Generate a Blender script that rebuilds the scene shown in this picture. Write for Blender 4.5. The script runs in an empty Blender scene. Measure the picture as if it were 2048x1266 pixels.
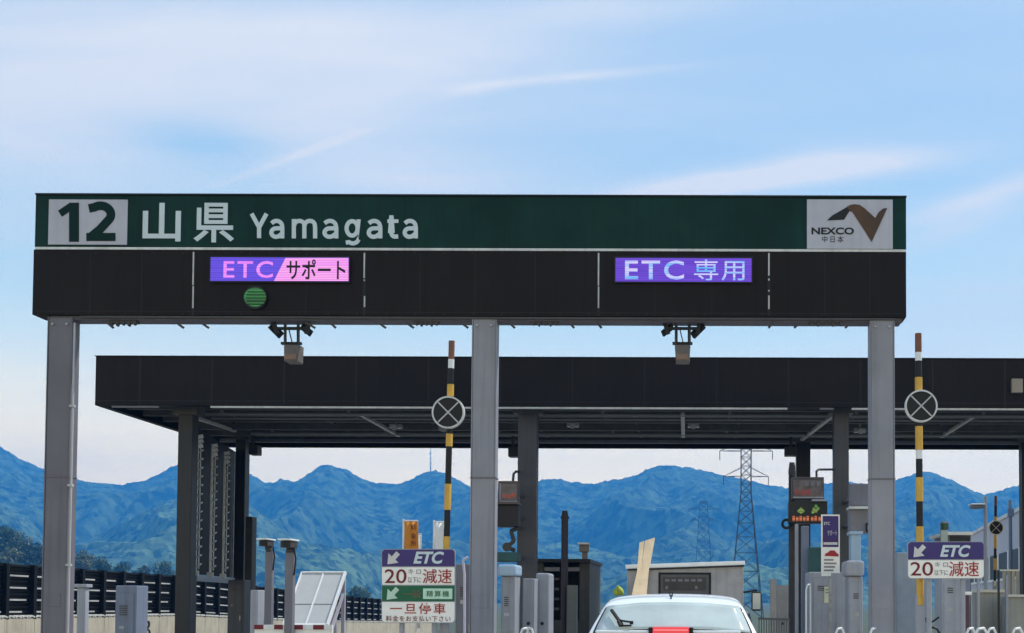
import bpy, bmesh, math, random
import numpy as np
from mathutils import Vector, Matrix

random.seed(7)
rng = np.random.default_rng(7)
C = bpy.context.scene.collection
S = bpy.context.scene

# ------------------------------------------------------------------ camera
F = 2400.0                      # focal length in pixels of the 2048-wide photograph
IW, IH = 2048.0, 1266.0
PITCH = math.atan(0.036)
CX, HOR = 1400.0, 1200.0        # principal column and horizon row of the photograph
CY = HOR - F * math.tan(PITCH)
ROLL = 0.003
CAM = Vector((0, 0, 1.5))
_fw = Vector((0, math.cos(PITCH), math.sin(PITCH)))
_r0 = Vector((1, 0, 0)); _u0 = _r0.cross(_fw)
_r = _r0 * math.cos(ROLL) + _u0 * math.sin(ROLL)
_u = _r.cross(_fw)
cd = bpy.data.cameras.new("camera"); cam = bpy.data.objects.new("camera", cd); C.objects.link(cam)
cd.sensor_fit = 'HORIZONTAL'; cd.sensor_width = 36.0; cd.lens = 36.0 * F / IW
cd.shift_x = (IW / 2 - CX) / IW
cd.shift_y = (CY - IH / 2) / IW
cd.clip_start = 0.1; cd.clip_end = 20000
m = Matrix((_r, _u, -_fw)).transposed().to_4x4(); m.translation = CAM
cam.matrix_world = m
S.camera = cam

def W(px, py, Y):
    """point of the place seen at a photograph pixel, in the upright plane Y metres ahead"""
    d = _r * ((px - CX) / F) + _u * (-(py - CY) / F) + _fw
    return CAM + d * (Y / d.y)
def WX(px, Y, py=1000): return W(px, py, Y).x
def WZ(py, Y, px=1000): return W(px, py, Y).z

# ------------------------------------------------------------------ sky, sun, exposure
SUN_DIR = Vector((0.50, 0.26, 0.82)).normalized()
SUN_EL = math.asin(SUN_DIR.z); SUN_AZ = math.atan2(SUN_DIR.x, SUN_DIR.y)
S.view_settings.view_transform = 'Standard'
S.view_settings.look = 'None'
S.view_settings.exposure = 0.27
S.view_settings.gamma = 1.0

wd = bpy.data.worlds.new("World"); S.world = wd; wd.use_nodes = True
nt = wd.node_tree; N = nt.nodes; L = nt.links
N.clear()
def wn(t, **k):
    n = N.new(t)
    for a, v in k.items(): setattr(n, a, v)
    return n
def wmath(op, a, b=None, clamp=False):
    n = wn('ShaderNodeMath', operation=op, use_clamp=clamp)
    for i, v in enumerate((a, b)):
        if v is None: continue
        if isinstance(v, (int, float)): n.inputs[i].default_value = v
        else: L.new(v, n.inputs[i])
    return n.outputs[0]
out = wn('ShaderNodeOutputWorld'); bg = wn('ShaderNodeBackground'); bg.inputs['Strength'].default_value = 0.11
L.new(bg.outputs[0], out.inputs[0])
sky = wn('ShaderNodeTexSky', sky_type='NISHITA', sun_disc=False)
sky.sun_elevation = SUN_EL; sky.sun_rotation = SUN_AZ; sky.air_density = 1.0; sky.dust_density = 1.2; sky.ozone_density = 1.5
tc = wn('ShaderNodeTexCoord'); sep = wn('ShaderNodeSeparateXYZ'); L.new(tc.outputs['Generated'], sep.inputs[0])
dx, dy, dz = sep.outputs
# cloud deck: project the direction on a high flat layer
zz = wmath('MAXIMUM', dz, 0.02)
zz = wmath('ADD', zz, 0.10)
ux = wmath('DIVIDE', dx, zz); uy = wmath('DIVIDE', dy, zz)
cmb = wn('ShaderNodeCombineXYZ'); L.new(ux, cmb.inputs[0]); L.new(uy, cmb.inputs[1])
def cloudnoise(scale, rot, stretch, detail, rough, seed, lo, hi, dist=0.0):
    mp = wn('ShaderNodeMapping'); mp.inputs['Rotation'].default_value = (0, 0, math.radians(rot))
    mp.inputs['Scale'].default_value = (scale, scale * stretch, 1); mp.inputs['Location'].default_value = (seed, seed * .7, seed)
    L.new(cmb.outputs[0], mp.inputs[0])
    nz = wn('ShaderNodeTexNoise'); nz.inputs['Scale'].default_value = 1.0; nz.inputs['Detail'].default_value = detail
    nz.inputs['Roughness'].default_value = rough; nz.inputs['Distortion'].default_value = dist
    L.new(mp.outputs[0], nz.inputs[0])
    mr = wn('ShaderNodeMapRange', interpolation_type='SMOOTHSTEP'); L.new(nz.outputs[0], mr.inputs[0])
    mr.inputs[1].default_value = lo; mr.inputs[2].default_value = hi
    return mr.outputs[0]
def pixdir(px, py):
    d = W(px, py, 100.0) - CAM; d.normalize(); return d
def blob(px, py, wx, wz, rot=0.0, power=1.0):
    """soft patch of sky round a direction, wide wx and tall wz radians"""
    d = pixdir(px, py)
    right = Vector((d.y, -d.x, 0)).normalized(); upv = right.cross(d) * 1.0
    if upv.z < 0: upv = -upv
    c, s = math.cos(rot), math.sin(rot)
    a = right * c + upv * s; b = upv * c - right * s
    def dot(v):
        n = wn('ShaderNodeVectorMath', operation='DOT_PRODUCT'); L.new(tc.outputs['Generated'], n.inputs[0]); n.inputs[1].default_value = v
        return n.outputs['Value']
    x = wmath('DIVIDE', dot(a), wx); y = wmath('DIVIDE', dot(b), wz)
    r2 = wmath('ADD', wmath('MULTIPLY', x, x), wmath('MULTIPLY', y, y))
    g = wmath('EXPONENT', wmath('MULTIPLY', r2, -1.0))
    f = wmath('GREATER_THAN', dot(d), 0.0)
    return wmath('MULTIPLY', wmath('MULTIPLY', g, f), power)
def px2(w): return w / F
fine = cloudnoise(1.6, -20, 3.0, 8, 0.62, 3.1, 0.30, 0.72, 0.6)
broad = cloudnoise(0.55, 15, 1.8, 5, 0.55, 1.7, 0.38, 0.70, 0.3)
streak = cloudnoise(1.1, 62, 7.0, 6, 0.60, 8.3, 0.50, 0.80, 0.3)
patches = None
for args in [(250, 170, px2(560), px2(120), 0.05, 0.72), (680, 90, px2(430), px2(85), 0.08, 0.85), (60, 320, px2(300), px2(120), 0, .5),
             (800, 345, px2(300), px2(60), -0.03, 0.55), (1560, 348, px2(300), px2(24), 0.10, 1.0), (1700, 325, px2(130), px2(28), 0.0, 0.5),
             (1990, 385, px2(170), px2(20), 0.24, 0.9), (760, 205, px2(180), px2(45), 0.3, 0.35), (1190, 20, px2(260), px2(35), 0.12, 0.5),
             (1130, 155, px2(200), px2(8), 0.13, 0.55), (940, 182, px2(70), px2(10), 0.25, 0.5), (560, 325, px2(130), px2(5), 0.45, 0.45), (640, 290, px2(90), px2(6), 0.42, 0.4), (1420, 372, px2(200), px2(16), 0.12, 0.6), (1960, 620, px2(300), px2(110), 0.3, 0.5), (1900, 460, px2(160), px2(25), 0.3, 0.4)]:
    b = blob(*args); patches = b if patches is None else wmath('ADD', patches, b)
holes = None
for args in [(410, 285, px2(130), px2(42), 0, 0.6), (900, 195, px2(130), px2(16), .2, .25)]:
    b = blob(*args); holes = b if holes is None else wmath('ADD', holes, b)
mod = wmath('ADD', wmath('MULTIPLY', fine, 0.40), 0.68)
cov = wmath('MULTIPLY', patches, mod)
cov = wmath('ADD', cov, wmath('MULTIPLY', wmath('MULTIPLY', broad, fine), 0.22))
cov = wmath('ADD', cov, wmath('MULTIPLY', streak, 0.13))
cov = wmath('SUBTRACT', cov, holes)
cov = wmath('MAXIMUM', cov, 0.0); cov = wmath('MINIMUM', cov, 0.88)
# the air brightens and whitens towards the horizon
rmp = wn('ShaderNodeValToRGB'); L.new(dz, rmp.inputs[0]); cr = rmp.color_ramp; cr.interpolation = 'B_SPLINE'
SKY = [(0.0, (3.0, 2.27, 1.00)), (0.100, (3.0, 2.27, 1.00)), (0.140, (2.4, 1.98, 1.02)), (0.180, (1.40, 1.44, 1.14)), (0.23, (0.80, 1.12, 1.08)), (0.33, (0.57, 0.81, 1.00)), (0.5, (0.52, 0.73, 0.95)), (0.75, (0.45, 0.66, 0.93)), (1.0, (0.40, 0.62, 0.92))]
while len(cr.elements) < len(SKY): cr.elements.new(0.5)
for e, (p, c) in zip(cr.elements, SKY): e.position = p; e.color = (c[0] / 3.0, c[1] / 3.0, c[2] / 3.0, 1)
gain = wn('ShaderNodeVectorMath', operation='SCALE'); L.new(rmp.outputs[0], gain.inputs[0]); gain.inputs['Scale'].default_value = 3.0 / 0.131
flat = wn('ShaderNodeMix', data_type='RGBA'); flat.inputs[0].default_value = 0.82
L.new(sky.outputs[0], flat.inputs[6]); L.new(gain.outputs[0], flat.inputs[7])
mx = wn('ShaderNodeMix', data_type='RGBA'); L.new(cov, mx.inputs[0]); L.new(flat.outputs[2], mx.inputs[6]); mx.inputs[7].default_value = (7.4, 7.3, 7.2, 1)
L.new(mx.outputs[2], bg.inputs[0])

sl = bpy.data.lights.new("sun", 'SUN'); so = bpy.data.objects.new("sun", sl); C.objects.link(so)
sl.energy = 3.6; sl.angle = math.radians(0.53); sl.color = (1.0, 0.955, 0.88)
so.rotation_euler = (-SUN_DIR).to_track_quat('-Z', 'Y').to_euler()
S.cycles.volume_bounces = 1
S.cycles.max_bounces = 8
try:
    S.cycles.use_denoising = True
except Exception: pass

# ------------------------------------------------------------------ materials
MATS = {}
def mat(name, col, rough=0.55, metal=0.0, var=0.12, scale=3.0, bump=0.0, bscale=30.0, coat=0.0, emit=None, estr=1.0, streaks=0.0, spec=0.28, col2=None):
    if name in MATS: return MATS[name]
    mt = bpy.data.materials.new(name); mt.use_nodes = True; t = mt.node_tree; n = t.nodes; l = t.links
    b = n['Principled BSDF']; b.inputs['Roughness'].default_value = rough; b.inputs['Metallic'].default_value = metal
    b.inputs['Coat Weight'].default_value = coat; b.inputs['Specular IOR Level'].default_value = spec
    co = n.new('ShaderNodeTexCoord')
    nz = n.new('ShaderNodeTexNoise'); nz.inputs['Scale'].default_value = scale; nz.inputs['Detail'].default_value = 7; nz.inputs['Roughness'].default_value = 0.6
    l.new(co.outputs['Object'], nz.inputs[0])
    mr = n.new('ShaderNodeMapRange'); l.new(nz.outputs[0], mr.inputs[0]); mr.inputs[1].default_value = 0.3; mr.inputs[2].default_value = 0.7
    mix = n.new('ShaderNodeMix'); mix.data_type = 'RGBA'
    a = [c * (1 - var) for c in col]; c2 = col2 if col2 else [min(1, c * (1 + var)) for c in col]
    mix.inputs[6].default_value = (*a, 1); mix.inputs[7].default_value = (*c2, 1)
    l.new(mr.outputs[0], mix.inputs[0]); last = mix.outputs[2]
    if streaks > 0:      # rain streaks: noise drawn out along the height
        mp = n.new('ShaderNodeMapping'); mp.inputs['Scale'].default_value = (9, 9, 0.35); l.new(co.outputs['Object'], mp.inputs[0])
        n2 = n.new('ShaderNodeTexNoise'); n2.inputs['Scale'].default_value = 1.6; n2.inputs['Detail'].default_value = 5; l.new(mp.outputs[0], n2.inputs[0])
        m2 = n.new('ShaderNodeMapRange'); l.new(n2.outputs[0], m2.inputs[0]); m2.inputs[1].default_value = 0.48; m2.inputs[2].default_value = 0.75
        m2.inputs[3].default_value = 0.0; m2.inputs[4].default_value = streaks
        mm = n.new('ShaderNodeMix'); mm.data_type = 'RGBA'; l.new(m2.outputs[0], mm.inputs[0]); l.new(last, mm.inputs[6])
        mm.inputs[7].default_value = (col[0] * .35, col[1] * .32, col[2] * .28, 1); last = mm.outputs[2]
    l.new(last, b.inputs['Base Color'])
    if bump > 0:
        bz = n.new('ShaderNodeTexNoise'); bz.inputs['Scale'].default_value = bscale; bz.inputs['Detail'].default_value = 4; l.new(co.outputs['Object'], bz.inputs[0])
        bp = n.new('ShaderNodeBump'); bp.inputs['Strength'].default_value = bump; bp.inputs['Distance'].default_value = 0.02
        l.new(bz.outputs[0], bp.inputs['Height']); l.new(bp.outputs[0], b.inputs['Normal'])
    rr = n.new('ShaderNodeMapRange'); l.new(nz.outputs[0], rr.inputs[0]); rr.inputs[3].default_value = max(0.02, rough - 0.08); rr.inputs[4].default_value = min(1, rough + 0.08)
    l.new(rr.outputs[0], b.inputs['Roughness'])
    if emit:
        b.inputs['Emission Color'].default_value = (*emit, 1); b.inputs['Emission Strength'].default_value = estr
    MATS[name] = mt
    return mt

def led(name, colA, colB=None, lines=46.0, strength=1.0):
    """lit display: rows of lamps, the colour flickering a little from row to row"""
    mt = bpy.data.materials.new(name); mt.use_nodes = True; t = mt.node_tree; n = t.nodes; l = t.links
    b = n['Principled BSDF']; b.inputs['Base Color'].default_value = (0.01, 0.01, 0.012, 1); b.inputs['Roughness'].default_value = 0.5
    co = n.new('ShaderNodeTexCoord'); sp = n.new('ShaderNodeSeparateXYZ'); l.new(co.outputs['Object'], sp.inputs[0])
    mu = n.new('ShaderNodeMath'); mu.operation = 'MULTIPLY'; l.new(sp.outputs[2], mu.inputs[0]); mu.inputs[1].default_value = lines * 2 * math.pi
    si = n.new('ShaderNodeMath'); si.operation = 'SINE'; l.new(mu.outputs[0], si.inputs[0])
    mr = n.new('ShaderNodeMapRange'); l.new(si.outputs[0], mr.inputs[0]); mr.inputs[1].default_value = -1; mr.inputs[3].default_value = 0.62; mr.inputs[4].default_value = 1.15
    nz = n.new('ShaderNodeTexNoise'); nz.inputs['Scale'].default_value = 2.5; mp = n.new('ShaderNodeMapping'); mp.inputs['Scale'].default_value = (0.5, 1, 9)
    l.new(co.outputs['Object'], mp.inputs[0]); l.new(mp.outputs[0], nz.inputs[0])
    m2 = n.new('ShaderNodeMapRange'); l.new(nz.outputs[0], m2.inputs[0]); m2.inputs[1].default_value = .35; m2.inputs[2].default_value = .65
    mix = n.new('ShaderNodeMix'); mix.data_type = 'RGBA'; l.new(m2.outputs[0], mix.inputs[0]); mix.inputs[6].default_value = (*colA, 1); mix.inputs[7].default_value = (*(colB or colA), 1)
    l.new(mix.outputs[2], b.inputs['Emission Color'])
    st = n.new('ShaderNodeMath'); st.operation = 'MULTIPLY'; l.new(mr.outputs[0], st.inputs[0]); st.inputs[1].default_value = strength
    l.new(st.outputs[0], b.inputs['Emission Strength'])
    return mt

M_grn   = mat('sign_green', (0.0065, 0.033, 0.027), 0.55, var=0.35, scale=1.0, streaks=0.3, spec=0.12)
M_plate = mat('sign_sheeting', (0.46, 0.46, 0.52), 0.5, var=0.08, scale=2.0, streaks=0.12)
M_wlet  = mat('letter_sheeting', (0.58, 0.66, 0.69), 0.5, var=0.06)
M_glet  = mat('numeral_green', (0.006, 0.024, 0.020), 0.6, var=0.1, spec=0.1)
M_dark  = mat('fascia_brown_black', (0.0150, 0.0112, 0.0105), 0.6, var=0.25, scale=0.9, streaks=0.35, spec=0.14)
M_canopy= mat('canopy_black', (0.0150, 0.0112, 0.0108), 0.6, var=0.25, scale=0.7, streaks=0.3, spec=0.14)
M_under = mat('soffit_dark', (0.085, 0.080, 0.066), 0.6, var=0.3, scale=1.5, spec=0.3)
M_beam  = mat('beam_grey', (0.10, 0.09, 0.105), 0.55, var=0.2, streaks=0.3)
M_strip = mat('strip_white', (0.62, 0.62, 0.60), 0.5, var=0.2, scale=4, streaks=0.3)
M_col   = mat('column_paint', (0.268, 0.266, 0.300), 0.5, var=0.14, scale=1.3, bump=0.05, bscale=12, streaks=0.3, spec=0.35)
M_colL  = mat('column_paint_darker', (0.150, 0.142, 0.165), 0.5, var=0.15, scale=1.0, bump=0.05, bscale=12, streaks=0.3)  # darker tone of the column paint, for the first column and weld rings
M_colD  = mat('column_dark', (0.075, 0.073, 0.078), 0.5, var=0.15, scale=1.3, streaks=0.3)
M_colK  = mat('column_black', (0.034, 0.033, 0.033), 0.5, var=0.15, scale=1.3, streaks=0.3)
M_steel = mat('galvanised', (0.36, 0.36, 0.36), 0.45, metal=0.4, var=0.2, scale=9)
M_black = mat('black_paint', (0.012, 0.012, 0.013), 0.5, var=0.2)
M_yel   = mat('band_yellow', (0.62, 0.36, 0.06), 0.5, var=0.12, scale=8, streaks=0.2)
M_brn   = mat('cap_brown', (0.20, 0.085, 0.05), 0.6, var=0.2, scale=8)
M_wht   = mat('white_paint', (0.75, 0.75, 0.74), 0.45, var=0.06, scale=4, streaks=0.12)
M_sgn   = mat('lane_sign_white', (0.88, 0.85, 0.80), 0.4, var=0.05, scale=5)
M_pur   = mat('lane_sign_purple', (0.048, 0.032, 0.155), 0.4, var=0.1)
M_grn2  = mat('lane_sign_green', (0.008, 0.115, 0.055), 0.4, var=0.12, scale=4)
M_mint  = mat('lane_sign_mint', (0.50, 0.72, 0.58), 0.4, var=0.05)
M_red   = mat('sign_red', (0.36, 0.025, 0.035), 0.5, var=0.1)
M_maroon= mat('sign_maroon', (0.17, 0.018, 0.03), 0.5, var=0.1)
M_rust  = mat('faded_rust', (0.16, 0.12, 0.075), 0.6, var=0.2)
M_smalltext = mat('sign_grey_text', (0.25, 0.24, 0.24), 0.5)
M_cab   = mat('cabinet_grey', (0.33, 0.34, 0.38), 0.45, var=0.1, scale=2.5, streaks=0.3)
M_cabB  = mat('cabinet_blue_grey', (0.17, 0.20, 0.27), 0.45, var=0.12, scale=2.5, streaks=0.3)
M_cabL  = mat('cabinet_light_blue', (0.36, 0.48, 0.60), 0.4, var=0.08, scale=2.5, streaks=0.15)
M_boothD= mat('booth_dark', (0.055, 0.05, 0.047), 0.55, var=0.25, scale=2, streaks=0.3)
M_panelG= mat('panel_grey', (0.17, 0.165, 0.19), 0.5, var=0.15, scale=2, streaks=0.2)
M_teal  = mat('panel_teal', (0.03, 0.085, 0.085), 0.5, var=0.2)
M_conc  = mat('concrete', (0.44, 0.39, 0.30), 0.85, var=0.15, scale=1.2, bump=0.2, streaks=0.45)
M_concG = mat('concrete_grey', (0.48, 0.475, 0.44), 0.85, var=0.15, scale=1.5, bump=0.2, streaks=0.35)
M_fence = mat('fence_black', (0.007, 0.0065, 0.0065), 0.6, var=0.2, spec=0.12)
M_slat  = mat('fence_slat', (0.40, 0.385, 0.37), 0.5, var=0.3, scale=1.0)
M_asph  = mat('pavement_concrete', (0.23, 0.22, 0.205), 0.85, var=0.25, scale=4, bump=0.3, bscale=120)
M_grass = mat('verge', (0.07, 0.085, 0.04), 0.9, var=0.4, scale=0.4, bump=0.3)
M_car   = mat('car_white', (0.84, 0.87, 0.88), 0.22, var=0.02, coat=0.6)
M_glass = mat('car_glass', (0.50, 0.565, 0.55), 0.06, var=0.16, scale=2.2, coat=0.6)  # pale sky glare and uneven reflections are put into the base colour
M_rub   = mat('rubber', (0.012, 0.012, 0.012), 0.7)
M_lampR = mat('brake_lamp', (0.55, 0.05, 0.06), 0.2, emit=(1.0, 0.08, 0.10), estr=0.45, coat=0.5)
M_truck = mat('truck_grey', (0.36, 0.35, 0.355), 0.45, var=0.16, scale=4, streaks=0.3)
M_tglass= mat('truck_glass', (0.03, 0.05, 0.075), 0.12, var=0.3, scale=2, spec=0.3)
M_wood  = mat('plank_wood', (0.82, 0.62, 0.40), 0.7, var=0.1, scale=6, streaks=0.15)
M_org   = mat('banner_orange', (0.62, 0.24, 0.03), 0.7, var=0.12, scale=6)
M_solar = mat('panel_pale', (0.48, 0.475, 0.47), 0.35, var=0.05, scale=5)
M_bldg  = mat('building_grey', (0.50, 0.49, 0.53), 0.7, var=0.08, scale=0.5, streaks=0.25)
M_bwin  = mat('building_window', (0.03, 0.033, 0.038), 0.45, var=0.3, spec=0.3)
M_bark  = mat('bark', (0.09, 0.065, 0.045), 0.9, var=0.3, scale=12)
M_ledp  = led('led_purple', (0.085, 0.045, 0.62), (0.12, 0.06, 0.70))
M_ledv  = led('led_violet', (0.13, 0.045, 0.60), (0.10, 0.03, 0.52))
M_ledk  = led('led_pink', (0.80, 0.26, 0.82), (0.86, 0.34, 0.76))
M_ledt  = led('led_pink_text', (0.72, 0.17, 0.86), (0.80, 0.28, 0.92))
M_ledc  = led('led_cyan', (0.07, 0.42, 0.86), (0.62, 0.56, 0.90), strength=1.0)
M_ledg  = led('led_green', (0.012, 0.10, 0.022), (0.025, 0.19, 0.045), lines=30)
M_ledx  = led('led_mixed_orange', (0.50, 0.13, 0.04), (0.28, 0.08, 0.03), lines=18)
M_ledy  = led('led_mixed_green', (0.06, 0.17, 0.04), (0.20, 0.24, 0.04), lines=18)

# ------------------------------------------------------------------ mesh building
class MB:
    def __init__(s): s.v = []; s.f = []; s.mi = []; s.smooth = []; s.cur = 0
    def add(s, vs, fs, smooth=False):
        o = len(s.v); s.v += [tuple(v) for v in vs]
        for f in fs: s.f.append([o + i for i in f]); s.mi.append(s.cur); s.smooth.append(smooth)
    def box(s, x0, x1, y0, y1, z0, z1):
        if x0 > x1: x0, x1 = x1, x0
        if y0 > y1: y0, y1 = y1, y0
        if z0 > z1: z0, z1 = z1, z0
        v = [(x0,y0,z0),(x1,y0,z0),(x1,y1,z0),(x0,y1,z0),(x0,y0,z1),(x1,y0,z1),(x1,y1,z1),(x0,y1,z1)]
        s.add(v, [(3,2,1,0),(4,5,6,7),(0,1,5,4),(1,2,6,5),(2,3,7,6),(3,0,4,7)]); return s
    def pbox(s, px0, py0, px1, py1, Y, dep, ground=False):
        pm = (py0 + min(py1, 1266)) / 2; xm = (px0 + px1) / 2
        s.box(WX(px0, Y, pm), WX(px1, Y, pm), Y, Y + dep, 0.0 if ground else WZ(py1, Y, xm), WZ(py0, Y, xm)); return s
    def bar(s, p, q, w, h=None, up=(0, 0, 1)):
        """straight bar of rectangular section from p to q"""
        p = Vector(p); q = Vector(q); d = (q - p).normalized(); h = h or w
        u = Vector(up)
        if abs(d.dot(u)) > 0.98: u = Vector((0, 1, 0))
        a = d.cross(u).normalized() * (w / 2); b = a.cross(d).normalized() * (h / 2)
        v = [p-a-b, p+a-b, p+a+b, p-a+b, q-a-b, q+a-b, q+a+b, q-a+b]
        s.add(v, [(0,1,2,3),(7,6,5,4),(0,4,5,1),(1,5,6,2),(2,6,7,3),(3,7,4,0)]); return s
    def tube(s, p, q, r, n=14, r2=None, cap=True):
        p = Vector(p); q = Vector(q); d = (q - p).normalized(); r2 = r if r2 is None else r2
        u = Vector((0,0,1)) if abs(d.z) < 0.9 else Vector((1,0,0))
        a = d.cross(u).normalized(); b = d.cross(a)
        vs = []
        for k in range(n):
            t = 2*math.pi*k/n; e = a*math.cos(t)+b*math.sin(t); vs += [p+e*r, q+e*r2]
        s.add(vs, [(2*k, 2*((k+1)%n), 2*((k+1)%n)+1, 2*k+1) for k in range(n)], True)
        if cap: s.add([vs[2*k] for k in range(n)], [tuple(range(n))[::-1]]); s.add([vs[2*k+1] for k in range(n)], [tuple(range(n))])
        return s
    def path(s, pts, r, n=8):
        for a, b in zip(pts[:-1], pts[1:]): s.tube(a, b, r, n)
        return s
    def prism(s, pts, y0, y1):
        """outline in (x, z) given clockwise or not, thick from y0 to y1"""
        ar = sum(pts[i][0]*pts[(i+1)%len(pts)][1]-pts[(i+1)%len(pts)][0]*pts[i][1] for i in range(len(pts)))
        if ar < 0: pts = pts[::-1]
        n = len(pts); v = [(x, y0, z) for x, z in pts] + [(x, y1, z) for x, z in pts]
        s.add(v, [tuple(range(n)), tuple(range(2*n-1, n-1, -1))] + [(i, n+i, n+(i+1)%n, (i+1)%n) for i in range(n)]); return s
    def disc(s, c, r, y0, y1, n=40):
        return s.prism([(c[0]+r*math.cos(2*math.pi*k/n), c[1]+r*math.sin(2*math.pi*k/n)) for k in range(n)], y0, y1)
    def ring(s, c, r0, r1, y0, y1, n=40):
        v = []; f = []
        for k in range(n):
            t = 2*math.pi*k/n; cs, sn = math.cos(t), math.sin(t)
            v += [(c[0]+r0*cs,y0,c[1]+r0*sn),(c[0]+r1*cs,y0,c[1]+r1*sn),(c[0]+r1*cs,y1,c[1]+r1*sn),(c[0]+r0*cs,y1,c[1]+r0*sn)]
        for k in range(n):
            a = 4*k; b = 4*((k+1)%n)
            for i in range(4): f.append((a+i, a+(i+1)%4, b+(i+1)%4, b+i))
        s.add(v, f); return s
    def build(s, name, mt, parent=None, bevel=0.0):
        me = bpy.data.meshes.new(name); off = Vector((0,0,0))
        if parent is not None:
            p = parent
            while p is not None: off = off + p.location; p = p.parent
        if s.v: o0 = off
        me.from_pydata([tuple(Vector(v) - off) for v in s.v], [], s.f)
        mts = mt if isinstance(mt, (list, tuple)) else [mt]
        for q in mts: me.materials.append(q)
        me.polygons.foreach_set('material_index', s.mi); me.polygons.foreach_set('use_smooth', s.smooth)
        bm = bmesh.new(); bm.from_mesh(me); bmesh.ops.recalc_face_normals(bm, faces=bm.faces); bm.to_mesh(me); bm.free()
        o = bpy.data.objects.new(name, me); C.objects.link(o)
        if parent is not None: o.parent = parent
        if bevel > 0:
            md = o.modifiers.new('bevel', 'BEVEL'); md.width = bevel; md.segments = 2; md.limit_method = 'ANGLE'; md.angle_limit = math.radians(40)
        return o

def tag(o, label=None, cat=None, group=None, kind=None):
    if label: o['label'] = label
    if cat: o['category'] = cat
    if group: o['group'] = group
    if kind: o['kind'] = kind
    return o
def thing(name, label, cat, loc, group=None):
    o = bpy.data.objects.new(name, None); C.objects.link(o); o.location = loc; o.empty_display_size = 0.3
    return tag(o, label, cat, group)
def copy_tree(o, parent=None):
    c = o.copy(); C.objects.link(c)
    if parent is not None: c.parent = parent
    for ch in list(o.children): copy_tree(ch, c)
    return c

def lettering(txt, px0, py0, px1, py1, Y, mt, parent, name='lettering', bold=0.0, shear=0.0, thick=0.004, space=1.0, part=None):
    """raised lettering filling a rectangle, its face towards the road"""
    cu = bpy.data.curves.new('t', 'FONT'); cu.body = txt; cu.size = 1.0; cu.offset = bold; cu.shear = shear; cu.space_character = space
    cu.resolution_u = 4
    ob = bpy.data.objects.new('t', cu); C.objects.link(ob)
    bpy.context.view_layer.update()
    dg = bpy.context.evaluated_depsgraph_get()
    me = bpy.data.meshes.new_from_object(ob.evaluated_get(dg))
    bpy.data.objects.remove(ob); bpy.data.curves.remove(cu)
    n = len(me.vertices); co = np.empty(n*3); me.vertices.foreach_get('co', co); co = co.reshape(-1, 3)
    lo = co.min(0); hi = co.max(0)
    pm = (py0+py1)/2; xm = (px0+px1)/2
    X0, X1 = WX(px0, Y, pm), WX(px1, Y, pm); Z0, Z1 = WZ(py1, Y, xm), WZ(py0, Y, xm)
    x = X0 + (co[:,0]-lo[0])/(hi[0]-lo[0])*(X1-X0)
    z = Z0 + (co[:,1]-lo[1])/max(1e-6, hi[1]-lo[1])*(Z1-Z0)
    mb = MB()
    faces = [list(p.vertices) for p in me.polygons]
    front = [(a, Y-thick, b) for a, b in zip(x, z)]; back = [(a, Y, b) for a, b in zip(x, z)]
    mb.add(front + back, faces)
    # side walls along boundary edges
    cnt = {}
    for f in faces:
        for i in range(len(f)):
            e = (f[i], f[(i+1) % len(f)]); cnt[frozenset(e)] = cnt.get(frozenset(e), 0) + 1
    for f in faces:
        for i in range(len(f)):
            a, b = f[i], f[(i+1) % len(f)]
            if cnt[frozenset((a, b))] == 1:
                mb.f.append([a, b, n+b, n+a]); mb.mi.append(0); mb.smooth.append(False)
    bpy.data.meshes.remove(me)
    return mb.build(name, mt, parent)

def ppts(pts, Y): return [(W(x, y, Y).x, W(x, y, Y).z) for x, y in pts]

# ------------------------------------------------------------------ ground, road, hills
def ground():
    xs = [-6000, -900, -200, -60, -22, -8, 0, 8, 22, 60, 200, 900, 6000]; ys = [-400, -60, 0, 20, 50, 62, 75, 95, 140, 300, 800, 2000, 6500]
    def z(x, y): return 0.0 if y <= 50 else -3.0*min(1, (y-50)/45)
    mb = MB(); v = [(x, y, z(x, y)) for y in ys for x in xs]; n = len(xs)
    mb.add(v, [(j*n+i, j*n+i+1, (j+1)*n+i+1, (j+1)*n+i) for j in range(len(ys)-1) for i in range(n-1)])
    tag(mb.build('ground', M_grass), kind='structure')
    mb = MB(); ys2 = [-60, 0, 20, 50, 62, 75, 95, 140]
    v = []
    for y in ys2: v += [(-19.5, y, z(0, y)+.006), (14, y, z(0, y)+.006)]
    mb.add(v, [(2*i, 2*i+1, 2*i+3, 2*i+2) for i in range(len(ys2)-1)])
    tag(mb.build('road', M_asph), kind='structure')
ground()
ISL = [(-8.15, -6.9), (-3.55, -2.05), (1.75, 4.3)]
for i, (a, b) in enumerate(ISL):
    mb = MB(); mb.box(a, b, 12.2, 34, 0.0, 0.16)
    tag(mb.build('kerb_island', M_concG, None, 0.03), kind='structure')
mb = MB()
for x in (-6.75, -3.7, -1.9, 1.6): mb.box(x-.06, x+.06, -20, 34, .0100, .0105)
tag(mb.build('road_markings', M_wht), kind='structure')

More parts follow.
